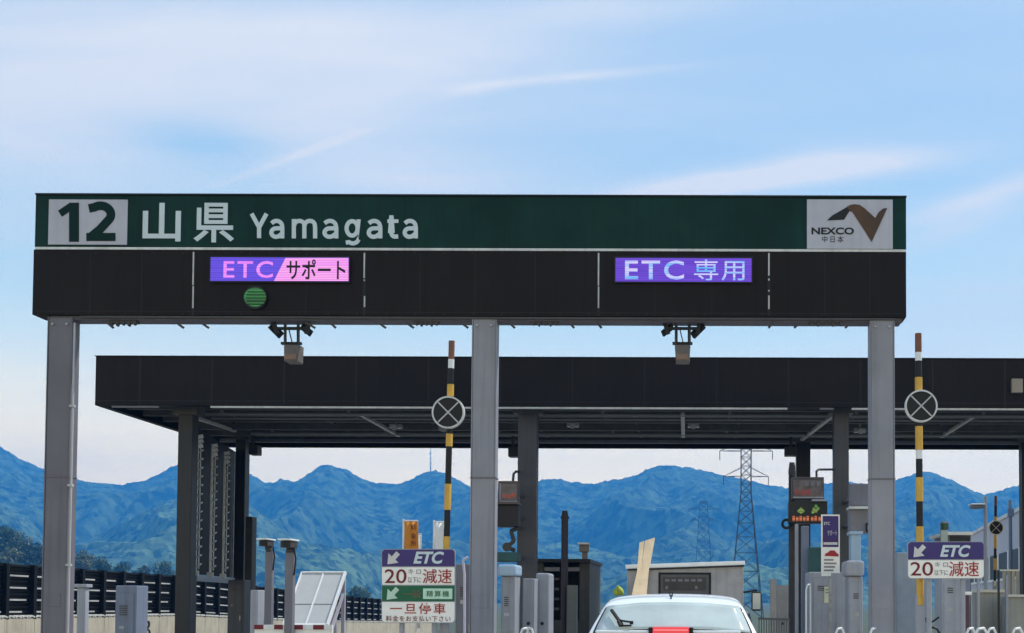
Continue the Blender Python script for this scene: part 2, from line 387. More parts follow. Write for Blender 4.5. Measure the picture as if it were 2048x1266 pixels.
def vnoise(x, y, seed):
    xi = np.floor(x).astype(np.int64); yi = np.floor(y).astype(np.int64); fx = x-xi; fy = y-yi
    def h(a, b):
        n = (a*374761393 + b*668265263 + seed*1442695041) & 0xffffffff
        n = ((n ^ (n >> 13))*1274126177) & 0xffffffff
        return ((n ^ (n >> 16)) & 0xffff)/65535.0
    sx = fx*fx*(3-2*fx); sy = fy*fy*(3-2*fy)
    return (h(xi,yi)*(1-sx)+h(xi+1,yi)*sx)*(1-sy)+(h(xi,yi+1)*(1-sx)+h(xi+1,yi+1)*sx)*sy
def fbm(x, y, seed, o=5, g=0.5):
    s = 0; a = 1; t = 0
    for k in range(o): s = s+a*vnoise(x, y, seed+k*17); t += a; a *= g; x = x*2.03+11.3; y = y*2.03+5.7
    return s/t

def forest_mat(name, dark, light, s1, s2):
    mt = bpy.data.materials.new(name); mt.use_nodes = True; t = mt.node_tree; n = t.nodes; l = t.links
    b = n['Principled BSDF']; b.inputs['Roughness'].default_value = 0.9; b.inputs['Specular IOR Level'].default_value = 0.1
    co = n.new('ShaderNodeTexCoord')
    a = n.new('ShaderNodeTexNoise'); a.inputs['Scale'].default_value = s1; a.inputs['Detail'].default_value = 8; a.inputs['Roughness'].default_value = .65; l.new(co.outputs['Object'], a.inputs[0])
    v = n.new('ShaderNodeTexVoronoi'); v.inputs['Scale'].default_value = s2; l.new(co.outputs['Object'], v.inputs[0])
    ad = n.new('ShaderNodeMath'); ad.operation = 'MULTIPLY_ADD'; sp = n.new('ShaderNodeSeparateColor'); l.new(v.outputs['Color'], sp.inputs[0])
    l.new(sp.outputs[0], ad.inputs[0]); ad.inputs[1].default_value = 0.35; l.new(a.outputs[0], ad.inputs[2])
    r = n.new('ShaderNodeMapRange'); l.new(ad.outputs[0], r.inputs[0]); r.inputs[1].default_value = .48; r.inputs[2].default_value = .92
    mx = n.new('ShaderNodeMix'); mx.data_type = 'RGBA'; l.new(r.outputs[0], mx.inputs[0]); mx.inputs[6].default_value = (*dark, 1); mx.inputs[7].default_value = (*light, 1)
    l.new(mx.outputs[2], b.inputs['Base Color'])
    return mt
M_forest = forest_mat('forest_far', (0.006, 0.017, 0.009), (0.115, 0.175, 0.075), 0.022, 0.075)
M_forest2 = forest_mat('forest_near', (0.012, 0.024, 0.014), (0.07, 0.095, 0.04), 0.05, 0.22)

M_forest3 = forest_mat('forest_low', (0.008, 0.022, 0.010), (0.15, 0.22, 0.085), 0.020, 0.10)
def hill(name, pts, R, r0, back, mt, relief, bump, cell, nc, nr, seed, zfoot=-3.0, spurs=()):
    pts = sorted(pts); px = np.array([p[0] for p in pts], float); py = np.array([p[1] for p in pts], float)
    s = np.linspace(px[0], px[-1], nc)
    # smooth monotone-ish interpolation of the skyline
    yy = np.interp(s, px, py); k = max(3, int(nc*9/(px[-1]-px[0]))); ker = np.hanning(k*2+3); ker /= ker.sum()
    yy = np.convolve(np.pad(yy, len(ker)//2, mode='edge'), ker, 'valid')[:nc]
    top = np.array([WZ(b, R, a) for a, b in zip(s, yy)])
    sl = np.array([WX(a, R, b)/R for a, b in zip(s, yy)])
    t = np.concatenate([np.linspace(0, 1, int(nr*.8)), 1+np.linspace(0, 1, nr-int(nr*.8)+1)[1:]])
    Y = np.where(t <= 1, r0+(R-r0)*t, R+back*(t-1))
    SL, T = np.meshgrid(sl, t); TOP = np.meshgrid(top, t)[0]; YY = np.meshgrid(sl, Y)[1]; X = SL*YY
    tt = np.clip(T, 0, 1)
    prof = np.where(T <= 1, 0.35*tt+0.65*tt**1.7, 1-0.8*(T-1)**1.3)
    Z = zfoot+(TOP-zfoot)*prof
    wob = fbm(X/(relief*5.5), YY/(relief*5.5), seed, 3)*3.2
    rid = 1-np.abs(2*fbm(X/(relief*2.6)+wob, YY/(relief*6.0)+wob*.4, seed+5, 3, .42)-1)
    env = np.where(T <= 1, 4*tt*(1-tt), 0)
    Z = Z+(rid-0.72)*relief*env*2.0+(fbm(X/(relief*.8), YY/(relief*.8), seed+9, 2, .35)-.5)*relief*.22*env
    b = fbm(X/cell, YY/cell, seed+31, 2, .6)
    Z = Z+(b-.55)*bump*np.where(T<=0.02, 0, 1)
    nrr = len(t); v = np.stack([X, YY, Z], -1).reshape(-1, 3)
    idx = np.arange(nrr*nc).reshape(nrr, nc)
    f = np.stack([idx[:-1,:-1], idx[:-1,1:], idx[1:,1:], idx[1:,:-1]], -1).reshape(-1, 4)
    me = bpy.data.meshes.new(name); me.vertices.add(len(v)); me.vertices.foreach_set('co', v.ravel().astype(np.float32))
    me.loops.add(f.size); me.loops.foreach_set('vertex_index', f.ravel().astype(np.int32))
    me.polygons.add(len(f)); me.polygons.foreach_set('loop_start', np.arange(0, f.size, 4, dtype=np.int32))
    me.polygons.foreach_set('use_smooth', np.ones(len(f), dtype=bool)); me.update(calc_edges=True); me.validate()
    me.materials.append(mt); o = bpy.data.objects.new(name, me); C.objects.link(o)
    return tag(o, kind='structure')

ridge = [(-420,930),(-250,870),(-120,880),(-40,880),(0,893),(40,917),(85,937),(150,960),(200,966),(245,970),(290,961),(330,941),(365,922),(410,915),(450,925),(490,942),(530,965),(545,966),(560,957),(590,963),(620,945),(640,932),(658,929),(690,938),(720,955),(745,966),(800,967),(830,955),(850,944),(872,941),(895,948),(920,962),(940,974),(990,982),(1040,975),(1075,962),(1105,956),(1130,962),(1160,966),(1185,967),(1220,961),(1250,956),(1285,945),(1300,935),(1325,930),(1350,931),(1380,937),(1400,938),(1440,950),(1480,957),(1520,967),(1560,974),(1620,972),(1660,966),(1700,965),(1750,970),(1800,958),(1830,948),(1850,943),(1880,950),(1920,968),(1950,984),(1970,990),(2000,981),(2048,966),(2150,940),(2300,920),(2450,950)]
hill('mountain_ridge', ridge, 2600, 1500, 600, M_forest, 105, 8, 8, 1400, 420, 3)
spur = [(-350,1090),(-150,1040),(0,1010),(60,1040),(120,1110),(170,1085),(230,1055),(290,1022),(345,1000),(400,985),(450,990),(500,1010),(545,1045),(600,1085),(660,1110),(700,1125),(760,1150),(830,1165),(900,1150),(980,1120),(1060,1095),(1130,1085),(1200,1100),(1270,1120),(1340,1125),(1420,1110),(1500,1095),(1580,1085),(1660,1100),(1750,1110),(1850,1080),(1950,1060),(2050,1040),(2200,1020),(2400,1060)]
hill('foothill', spur, 1900, 1200, 420, M_forest3, 75, 6.5, 7.5, 1300, 330, 21)
bank = [(-200,1075),(-60,1062),(0,1072),(60,1090),(130,1112),(200,1128),(300,1138),(400,1150),(480,1178),(600,1192),(700,1196),(900,1200)]
hill('bank', [(x, y+18) for x, y in bank], 440, 260, 200, M_forest2, 8, 3.0, 4.5, 520, 130, 44)

# ------------------------------------------------------------------ trees on the bank
def leafmat(name, a, b):
    mt = bpy.data.materials.new(name); mt.use_nodes = True; t = mt.node_tree; n = t.nodes; l = t.links
    p = n['Principled BSDF']; p.inputs['Roughness'].default_value = 0.65; p.inputs['Specular IOR Level'].default_value = .25
    oi = n.new('ShaderNodeNewGeometry'); r = n.new('ShaderNodeMix'); r.data_type = 'RGBA'; l.new(oi.outputs['Random Per Island'], r.inputs[0])
    r.inputs[6].default_value = (*a, 1); r.inputs[7].default_value = (*b, 1); l.new(r.outputs[2], p.inputs['Base Color'])
    p.inputs['Subsurface Weight'].default_value = 0.0
    return mt
LEAF = [leafmat('leaf_dark', (0.010, 0.020, 0.012), (0.03, 0.045, 0.022)), leafmat('leaf_mid', (0.016, 0.034, 0.014), (0.075, 0.11, 0.035)), leafmat('leaf_pale', (0.035, 0.05, 0.022), (0.17, 0.18, 0.085))]
def tree(px, topy, Y, width, kind, label, n=2200, leaf=0.34):
    p = W(px, topy, Y); h = min(13.0, p.z+3); zb = p.z-h; base = Vector((p.x, Y, zb)); t = thing('tree', label, 'tree', base, 'small trees behind the black fence')
    mb = MB(); mb.tube(base, base+Vector((.05, 0, h*.45)), .30, 8, .16)
    r = width/2
    lobes = []
    for k in range(13):
        a = random.uniform(0, 6.28); q = random.uniform(.1, .75)*r
        c = base+Vector((math.cos(a)*q, math.sin(a)*q, h*random.uniform(.42, .82))); lobes.append((c, random.uniform(.35, .6)*r))
        mb.tube(base+Vector((.03, 0, h*.35)), c, .12, 6, .04)
    lobes.append((base+Vector((0, 0, h-.42*r)), .45*r))
    mb.build('trunk', M_bark, t)
    cr = MB()
    for k in range(n):
        c, lr = random.choice(lobes)
        d = Vector((random.gauss(0, 1), random.gauss(0, 1), random.gauss(0, 1))).normalized()
        pt = c+d*lr*random.uniform(.55, 1.08)
        if pt.z > p.z: pt.z = p.z-random.random()*.3
        nn = (d+Vector((random.gauss(0, .6), random.gauss(0, .6), random.gauss(.3, .6)))).normalized()
        u = nn.orthogonal().normalized(); w = nn.cross(u); s = leaf*random.uniform(.6, 1.5)
        ang = random.uniform(0, 6.28); uu = u*math.cos(ang)+w*math.sin(ang); ww = nn.cross(uu)
        cr.add([pt-uu*s, pt-ww*s*.6, pt+uu*s, pt+ww*s*.6], [(0,1,2,3)])
    cr.build('crown', LEAF[kind], t)
    return t
for a in [(14, 1050, 400, 11, 1, 'olive green tree at the very end of the black fence beside the picture edge'),
          (38, 1062, 410, 9, 2, 'pale yellow-brown tree just left of the first grey gantry column'),
          (72, 1084, 400, 9, 0, 'dark green tree half hidden behind the first grey gantry column'),
          (-30, 1055, 420, 12, 0, 'dark tree cut by the picture edge above the black fence'),
          (60, 1098, 380, 9, 0, 'lower dark tree on the slope beside the first grey gantry column'),
          (20, 1092, 375, 9, 2, 'lower pale tree on the slope above the black fence end'),
          (165, 1100, 400, 8, 2, 'pale leafy tree beside the white conduit of the first gantry column'),
          (205, 1112, 410, 9, 1, 'light green tree behind the fence above the grey bollard post'),
          (250, 1122, 420, 9, 1, 'olive tree behind the fence above the blue grey steel locker'),
          (290, 1130, 400, 8, 0, 'low dark tree behind the fence between locker and black canopy column'),
          (332, 1122, 410, 9, 1, 'round green tree beside the black canopy column'),
          (440, 1158, 400, 9, 0, 'small dark tree seen below the louvre screen'),
          (520, 1182, 400, 9, 1, 'small green tree behind the camera posts'),
          (715, 1172, 400, 10, 1, 'light green tree above the fence beside the four-panel lane sign')]:
    tree(*a)

# ------------------------------------------------------------------ fence and wall beside the carriageway
FP = [(-19.4, 22, 2.60), (-20.4, 35, 2.50), (-21.2, 49, 2.40), (-21.6, 60, 2.05), (-21.9, 73, 1.70), (-22.2, 92, 1.30), (-22.5, 120, 0.7)]
def fpoint(y):
    ys = [p[1] for p in FP]
    return Vector((np.interp(y, ys, [p[0] for p in FP]), y, np.interp(y, ys, [p[2] for p in FP])))
root = thing('roadside_fence', 'long black louvred fence with pale slat edges on a beige concrete wall', 'fence', (FP[0][0], 22, 0))
ys = [22.2+1.62*i for i in range(49)]
for i, y in enumerate(ys[:-1]):
    a = fpoint(y); b = fpoint(ys[i+1])
    mb = MB(); mb.box(a.x-.08, a.x+.15, a.y-.08, a.y+.08, a.z-1.62, a.z+.02); mb.build('post', M_fence, root)
    mb = MB()
    for s in (a.z, b.z): pass
    for k in range(12):
        z0 = -1.55+k*.128
        mb.bar(a+Vector((-.01, .08, z0)), b+Vector((-.01, -.08, z0)), .03, .085, up=(.6, 0, 1))
    mb.bar(a+Vector((0, .08, -.03)), b+Vector((0, -.08, -.03)), .09, .06)
    mb.bar(a+Vector((-.06, .1, -.82)), b+Vector((-.06, -.1, -.82)), .012, 1.54)
    mb.build('louvre_panel', M_fence, root)
    mb = MB()
    for k in range(4):
        z0 = -.33-k*.36; m_ = random.uniform(.1, 1.0)
        d = b-a; mb.bar(a+d*.12+Vector((.055, 0, z0)), a+d*(.9-m_*.3)+Vector((.055, 0, z0)), .02, .05)
    mb.build('slat_edge', M_slat, root)
root = thing('parapet_wall', 'beige concrete parapet wall with joints below the black louvred fence', 'wall', (FP[0][0], 22, 0))
mb = MB()
for i, y in enumerate(ys[:-1]):
    a = fpoint(y); b = fpoint(ys[i+1])
    z0, z1 = a.z-1.6, b.z-1.6; zb = -3.6
    mb.add([(a.x-.15,a.y+.012,zb),(a.x+.14,a.y+.012,zb),(b.x+.14,b.y-.012,zb),(b.x-.15,b.y-.012,zb),(a.x-.15,a.y+.012,z0),(a.x+.14,a.y+.012,z0),(b.x+.14,b.y-.012,z1),(b.x-.15,b.y-.012,z1)],
           [(3,2,1,0),(4,5,6,7),(0,1,5,4),(1,2,6,5),(2,3,7,6),(3,0,4,7)])
mb.build('wall_panels', M_conc, root)
mb = MB()
for i, y in enumerate(ys[:-1]):
    a = fpoint(y); b = fpoint(ys[i+1])
    for k in range(4):
        p = a.lerp(b, k/4+.02)+Vector((0, 0, -1.57)); q = a.lerp(b, (k+1)/4-.02)+Vector((0, 0, -1.57)); mm = p.lerp(q, .5)+Vector((0, 0, .04))
        mb.bar(p, mm, .33, .05); mb.bar(mm, q, .33, .05)
mb.build('coping', M_concG, root)

# ------------------------------------------------------------------ front gantry
GY = 15.0
root = thing('toll_gantry', 'toll gate gantry with green name board and dark fascia on three grey columns', 'toll gate', (WX(940, GY), GY, 0))
G = root
mb = MB(); mb.pbox(70, 392, 1812.5, 496, GY, .34); board = mb.build('name_board', M_grn, root, .008)
mb = MB(); mb.pbox(70, 388.5, 1813.5, 391.5, GY-.02, .38); mb.build('top_trim', M_black, board)
mb = MB(); mb.pbox(97, 399, 254.5, 489, GY-.014, .012); num = mb.build('number_plate', M_plate, root)
def stroke(mb, pts, w, Y, thick, k=0):
    """one pen stroke of a character: pixel points joined by a flat band with round corners"""
    P = [Vector(p) for p in pts]; Lf = []; Rt = []
    for i, p in enumerate(P):
        d0 = (p-P[i-1]).normalized() if i else None; d1 = (P[i+1]-p).normalized() if i+1 < len(P) else None
        d = d0 if d1 is None else d1 if d0 is None else (d0+d1).normalized()
        sc = 1.0 if d0 is None or d1 is None else 1/max(.6, d.dot(d1))
        n = Vector((-d.y, d.x))*w/2*sc; Lf.append(p+n); Rt.append(p-n)
    for i in range(len(P)-1):
        mb.prism(ppts([tuple(Lf[i]), tuple(Lf[i+1]), tuple(Rt[i+1]), tuple(Rt[i])], Y), Y-thick-k*.0003-(i % 2)*.00012, Y)
def arc(cx, cy, rx, ry, a0, a1, n=14):
    return [(cx+rx*math.cos(math.radians(a0+(a1-a0)*i/n)), cy+ry*math.sin(math.radians(a0+(a1-a0)*i/n))) for i in range(n+1)]
mb = MB(); mb.prism(ppts([(138.5, 483.5), (138.5, 405.5), (158, 405.5), (158, 483.5)], GY-.015), GY-.020, GY-.015)
mb.prism(ppts([(124, 433.5), (116.5, 421.5), (140, 405.5), (152, 405.5), (152, 415)], GY-.015), GY-.0203, GY-.015); mb.build('numeral', M_glet, num)
mb = MB(); stroke(mb, [(178, 417)]+arc(201, 429, 21, 17.5, 235, 395, 14)+[(200, 459), (184, 472)], 17, GY-.015, .005)
mb.prism(ppts([(173, 466), (231, 466), (231, 482), (173, 482)], GY-.015), GY-.0210, GY-.015); mb.build('numeral', M_glet, num)
def strokes(lines, w, Y, mt, parent, name='lettering', thick=.006):
    """drawn characters: every stroke a flat bar between pixel points"""
    mb = MB()
    for k, (x0, y0, x1, y1) in enumerate(lines):
        d = Vector((x1-x0, y1-y0)); d.normalize(); nx, ny = -d.y*w/2, d.x*w/2
        mb.prism(ppts([(x0+nx, y0+ny), (x1+nx, y1+ny), (x1-nx, y1-ny), (x0-nx, y0-ny)], Y), Y-thick-k*.0002, Y)
    return mb.build(name, mt, parent)
lettering('山', 286, 406, 362, 483, GY-.002, M_wlet, board, bold=.018, thick=.008)
lettering('県', 388, 406, 469, 485, GY-.002, M_wlet, board, bold=.016, thick=.008)

LW = 8.2
def let(fn):
    mb = MB(); fn(mb); return mb.build('lettering', M_wlet, board)
def sk(mb, pts, k=0, w=LW): stroke(mb, pts, w, GY-.002, .008, k)
def l_Y(mb): sk(mb, [(503.5, 427.5), (518.5, 455), (518.5, 476.5)]); sk(mb, [(533.5, 427.5), (518.5, 455)], 1)
def l_a(x0, x1):
    def fn(mb):
        w = x1-x0; xr_ = x1-LW/2
        sk(mb, [(x0+4, 447)]+arc(x0+w*.47, 453, w*.38, 11, 235, 345, 9)+[(xr_, 456), (xr_, 477)])
        sk(mb, [(xr_, 456.5)]+[(x0+w*.52, 457)]+arc(x0+w*.44, 465.5, w*.32, 8.5, 270, 90, 10)+[(x0+w*.6, 473), (xr_, 467)], 1)
    return fn
def l_m(mb):
    sk(mb, [(588, 438.5), (588, 477)])
    sk(mb, [(588, 450)]+arc(599, 450.5, 10, 8.5, 190, 350, 9)+[(609, 456), (609, 477)], 1)
    sk(mb, [(609, 450)]+arc(620, 450.5, 10, 8.5, 190, 350, 9)+[(630.5, 456), (630.5, 477)], 2)
def l_g(mb):
    sk(mb, arc(704.5, 457, 11, 14.5, 0, 360, 22)); sk(mb, [(717.5, 439), (717.5, 478)]+arc(706, 477, 11.5, 10, 0, 130, 9)+[(692, 485.5)], 1)
def l_t(mb): sk(mb, [(783, 431), (783, 466)]+arc(790, 466, 7, 7.5, 180, 80, 7)+[(796.5, 473)]); sk(mb, [(775, 442.5), (797, 442.5)], 1, 7)
for fn in (l_Y, l_a(539.5, 569), l_m, l_a(645.5, 677), l_g, l_a(734, 765), l_t, l_a(806, 836)): let(fn)
mb = MB(); mb.pbox(1614, 399, 1785.5, 497.5, GY-.014, .012); logo = mb.build('logo_plate', M_plate, root)
mb = MB(); mb.prism(ppts([(1654,441.5),(1664,432),(1692,416),(1697,415),(1699,422),(1688,440)], GY), GY-.022, GY-.014); mb.build('emblem', M_black, logo)
mb = MB(); mb.prism(ppts([(1693,414.5),(1700,411),(1709,409.5),(1719,411),(1728,417),(1750,437),(1743,484.5),(1704,424),(1700,424)], GY), GY-.023, GY-.014)
mb.prism(ppts([(1743,484.5),(1750,437),(1757,425),(1766,418),(1774,417),(1770,426)], GY), GY-.0225, GY-.014)
mb.build('emblem', mat('emblem_bronze', (0.23, 0.115, 0.055), .5, var=.55, scale=2.2, col2=(0.05, 0.032, 0.022)), logo)
lettering('NEXCO', 1623, 455, 1708, 469, GY-.015, M_black, logo, bold=.03)
lettering('中日本', 1644, 472, 1687, 485, GY-.015, mat('grey_ink', (.05, .055, .07), .5), logo, space=1.35)
mb = MB(); mb.pbox(70, 496.3, 1812, 501, GY-.006, .30); mb.build('divider_strip', M_strip, root)
mb = MB(); mb.pbox(65.5, 501.5, 1812.5, 632, GY+.004, .33); fas = mb.build('fascia', M_dark, root, .006)
mb = MB()
for (x, a, b) in ((386.5, 504, 570), (386, 572, 616), (728.5, 506, 556), (728.5, 559, 562), (729, 592, 614), (1197, 506, 571), (1197, 573, 616), (1537.8, 506, 551), (1537.8, 557, 561), (1537.8, 580, 583), (1537.8, 591, 618)):
    mb.pbox(x-1.4, a, x+1.4, b, GY-.001, .006)
mb.build('joint_strip', mat('joint_white', (.5, .49, .48), .5, var=.3, scale=3), root)
mb = MB()
for x in (386.5, 728.5, 1197, 1537.8): mb.pbox(x-2.6, 502, x+2.6, 631, GY+.0015, .004)
mb.build('panel_joint', M_black, root)
mb = MB()
for x in list(range(300, 1600, 155)): mb.pbox(x-.7, 393, x+.7, 495.5, GY-.0012, .003)
mb.build('sheet_joint', mat('green_joint', (.004, .016, .014), .6), board)
mb = MB()
for x in (180, 283, 500, 612, 840, 950, 1070, 1310, 1424, 1650, 1740): mb.pbox(x-.7, 503, x+.7, 630, GY+.0022, .003)
mb.pbox(70, 624, 1808, 625.2, GY+.0018, .003)
mb.build('sheet_joint', M_black, fas)
mb = MB()
for x in range(76, 1812, 58): mb.pbox(x-1, 504.5, x+1, 506.5, GY+.0005, .004); mb.pbox(x-1, 627, x+1, 629, GY+.0005, .004)
mb.build('fixing', M_colK, fas)
# displays
def display(px0, py0, px1, py1, mt, label):
    mb = MB(); mb.pbox(px0-3, py0-3, px1+3, py1+3, GY-.03, .035); c = mb.build('message_display', M_black, root); c['label'] = label
    mb = MB(); mb.pbox(px0, py0, px1, py1, GY-.034, .003); mb.build('screen', mt, c)
    return c
d1 = display(421, 515, 697, 562, M_ledp, 'lit display reading ETC and support, blue and pink')
mb = MB(); mb.prism(ppts([(571,516),(697,516),(697,562),(548,562)], GY-.035), GY-.037, GY-.0345); mb.build('lit_field', M_ledk, d1)
lettering('ETC', 447, 522, 546, 556, GY-.035, M_ledt, d1, bold=.012, space=1.18, thick=.003)
lettering('サポート', 573, 519, 691, 559, GY-.0375, M_black, d1, bold=.016, thick=.003)
d2 = display(1231, 516, 1503, 563, M_ledv, 'lit violet display reading ETC only')
lettering('ETC', 1250, 521, 1368, 559, GY-.035, M_ledc, d2, bold=.014, space=1.18, thick=.003)
lettering('専用', 1388, 519, 1489, 561, GY-.035, M_ledc, d2, bold=.004, thick=.003, space=1.1)
mb = MB(); c = W(512.5, 596, GY); mb.disc((c.x, c.z), .150, GY-.04, GY+.004); sg = mb.build('signal_lamp', M_black, root)
mb = MB(); mb.prism(ppts([(512.5+22*math.cos(t), 596+19*math.sin(t)) for t in [math.pi*2*k/30 for k in range(30)]], GY), GY-.044, GY-.0405); mb.build('lens', M_ledg, sg)
mb = MB()
for k in range(5): mb.pbox(491+abs(k-2)*2, 583+k*6, 534-abs(k-2)*2, 584.6+k*6, GY-.055, .011)
mb.build('visor_slat', M_black, sg)
# soffit beam
mb = MB(); mb.box(WX(88, GY), WX(1806, GY), GY+.05, GY+.30, WZ(640, GY), WZ(632.5, GY)); mb.build('soffit_beam', M_beam, root)
mb = MB(); mb.box(WX(150, GY), WX(1795, GY), GY+.02, GY+.05, WZ(637, GY), WZ(633, GY)); mb.build('soffit_beam', M_colD, root)
for x, w in ((214, 10), (352, 12), (402, 12), (756, 12), (812, 12), (922, 11), (1018, 9), (1138, 8), (1194, 7), (1545, -6), (1600, -9), (1702, -9), (612, 14), (660, 9)):
    mb = MB(); mb.bar(W(x, 645, GY+.04), W(x+w*1.3, 656, GY+.04), .022, .028); mb.build('bracket', M_boothD, root)
for a, b in ((222, 268), (832, 872), (1066, 1112), (1622, 1682)):
    mb = MB()
    for k in range(5):
        x = a+(b-a)*k/4; mb.prism(ppts([(x-4.5, 643), (x+4.5, 643), (x+1, 650+(k % 2)*2), (x-1, 650+(k % 2)*2)], GY+.05), GY+.05, GY+.10)
    mb.pbox(a-4, 640.5, b+4, 645.5, GY+.06, .10); mb.build('cable_clip', M_boothD, root)
def hcol(px, wpx, Y, pyt, mt, parent, name='column', dep=None):
    w = wpx/F*Y; x = WX(px, Y, 950); zt = WZ(pyt, Y, px); dep = dep or w; h = w/2
    mb = MB(); mb.box(x-h, x+h, Y, Y+dep, .16, zt); o = mb.build(name, mt, parent, .012)
    mb = MB(); mb.box(x-h-.07, x+h+.07, Y-.07, Y+dep+.07, .155, .19); mb.build('base_plate', M_steel, o)
    return o, x, h
for px, w in ((113.5, 46), (966, 46), (1765, 46)):
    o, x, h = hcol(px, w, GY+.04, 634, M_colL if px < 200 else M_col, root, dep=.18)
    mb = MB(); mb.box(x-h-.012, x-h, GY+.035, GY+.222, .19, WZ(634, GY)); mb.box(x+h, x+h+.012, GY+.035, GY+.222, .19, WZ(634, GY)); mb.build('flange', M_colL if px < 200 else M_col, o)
    mb = MB()
    for z in (.30, WZ(634, GY)-.10):
        for sx in (-1, 1): mb.tube((x+sx*h*.62, GY+.04, z), (x+sx*h*.62, GY+.018, z), .016, 8)
    mb.build('bolt', M_steel, o)
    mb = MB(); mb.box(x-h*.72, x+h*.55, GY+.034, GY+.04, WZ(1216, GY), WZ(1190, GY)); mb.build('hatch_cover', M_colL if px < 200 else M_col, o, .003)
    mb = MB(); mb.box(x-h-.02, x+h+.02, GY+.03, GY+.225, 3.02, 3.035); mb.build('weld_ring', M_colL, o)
    if px < 200:
        mb = MB(); mb.tube((x+h+.050, GY+.02, .2), (x+h+.050, GY+.02, WZ(648, GY)), .013, 10)
        for z in (.9, 1.9, 2.9, 3.9): mb.box(x+h+.012, x+h+.07, GY+.0, GY+.05, z, z+.03)
        mb.build('conduit', mat('conduit_white', (.42, .42, .42), .5), o)
# antennas hung under the gantry
def antenna(px, label, flip):
    Y = GY+.18; t = thing('toll_antenna', label, 'antenna', W(px, 646, Y), 'radio antennas hung under the gantry')
    s = flip
    mb = MB()
    mb.bar(W(px-34, 657, Y), W(px+34, 657, Y), .035); mb.bar(W(px-36, 646, Y), W(px-28, 668, Y), .05); mb.bar(W(px+34, 646, Y), W(px+30, 668, Y), .05)
    mb.bar(W(px-42*s, 650, Y), W(px-20*s, 672, Y+.1), .04, .09); mb.bar(W(px+20*s, 652, Y), W(px+40*s, 668, Y+.1), .03, .08)
    mb.build('bracket', M_black, t)
    mb = MB()
    for a in (-14, 15): mb.tube(W(px+a, 648, Y), W(px+a, 688, Y), .011, 8); mb.tube(W(px+a*.8, 648, Y+.16), W(px+a*.8, 688, Y+.16), .011, 8)
    mb.path([W(px-6, 655, Y+.08), W(px-3, 668, Y+.08), W(px+1, 684, Y+.08)], .008, 6)
    mb.build('hanger_rod', M_boothD, t)
    mb = MB(); mb.bar(W(px-20, 687, Y+.08), W(px+20, 687, Y+.08), .06, .03); mb.build('mount_plate', M_black, t)
    mb = MB(); z1, z0 = WZ(689, Y, px), WZ(723, Y, px); x = WX(px, Y, 700)
    mb.add([(x-.10,Y,z1),(x+.10,Y,z1),(x+.10,Y+.18,z1),(x-.10,Y+.18,z1),(x-.085,Y-.03,z0),(x+.085,Y-.03,z0),(x+.085,Y+.2,z0),(x-.085,Y+.2,z0)], [(0,1,2,3),(7,6,5,4),(0,4,5,1),(1,5,6,2),(2,6,7,3),(3,7,4,0)])
    mb.build('housing', mat('antenna_housing', (.14, .12, .11), .6, var=.25, scale=8), t, .01)
    mb = MB(); mb.box(x-.075, x+.075, Y-.045, Y-.005, z0+.02, z0+.09); mb.build('radome', mat('radome_brown', (.23, .15, .11), .6, var=.2), t)
antenna(583, 'grey antenna box hanging below the pink and blue display', 1)
antenna(1365, 'grey antenna box hanging below the violet display', -1)

# ------------------------------------------------------------------ canopy behind
KY = 24.0; KB = 30.7
zf0, zf1 = WZ(813, KY, 1000), WZ(714.5, KY, 1000); xl = WX(190.5, KY, 760); xr = xl+26.5
root = thing('toll_canopy', 'long flat black toll plaza canopy on dark columns behind the gantry', 'canopy', (xl+12, KY+3, 0)); K = root
mb = MB(); mb.box(xl, xr, KY, KY+.14, zf0, zf1); mb.build('fascia', M_canopy, root, .01)
for xa in (xl, xr-.14):
    mb = MB(); mb.box(xa, xa+.14, KY+.143, KB-.143, zf0, zf1); mb.build('side_fascia', M_canopy, root)
mb = MB(); mb.box(xl, xr, KB-.14, KB, zf0, zf1); mb.build('fascia', M_canopy, root)
mb = MB(); mb.box(xl+.145, xr-.145, KY+.145, KB-.145, zf0+.30, zf0+.42); mb.build('roof_deck', M_under, root)
mb = MB()
for y, z, w in ((24.32, .24, .05), (25.0, .22, .07), (25.75, .20, .07), (26.7, .22, .08), (27.8, .20, .08), (29.0, .22, .09), (30.0, .20, .08)):
    mb.box(xl+.15, xr-.15, y, y+w, zf0+z-.14, zf0+.298)
mb.build('purlin', mat('purlin_grey', (.10, .098, .09), .6, var=.25), root)
mb = MB(); mb.box(xl+.2, xr-.2, 29.75, 29.82, zf0+.02, zf0+.1); mb.build('purlin', M_panelG, root)
for a, b, g in ((222, 316, 0), (420, 1575, 1), (1640, 1668, 0), (1704, 2330, 1)):
    mb = MB(); mb.box(WX(a, KY, 815), WX(b, KY, 815), KY+.02, KY+.10, zf0-.036, zf0-.003); mb.build('edge_trim', M_strip if g else M_panelG, root)
mb = MB()
for k in range(18): x = xl+.9+k*1.45; mb.box(x-.012, x+.012, KY-.003, KY+.01, zf0+.02, zf1-.02)
mb.box(xl+.02, xr-.02, KY-.004, KY+.01, zf0+.09, zf0+.105); mb.box(xl-.02, xr+.02, KY-.03, KY+.16, zf1+.001, zf1+.008)
mb.build('sheet_joint', M_black, root)
for y, z, r in ((25.4, .05, .035), (26.1, .06, .025), (28.4, .05, .04)):
    mb = MB(); mb.tube((xl+1.5, y, zf0+z), (xr-1, y, zf0+z), r, 8)
    for k in range(9): x = xl+2+k*2.7; mb.box(x-.03, x+.03, y-.03, y+.03, zf0+z, zf0+.3)
    mb.build('conduit', mat('conduit_grey', (.22, .22, .21), .5), root)
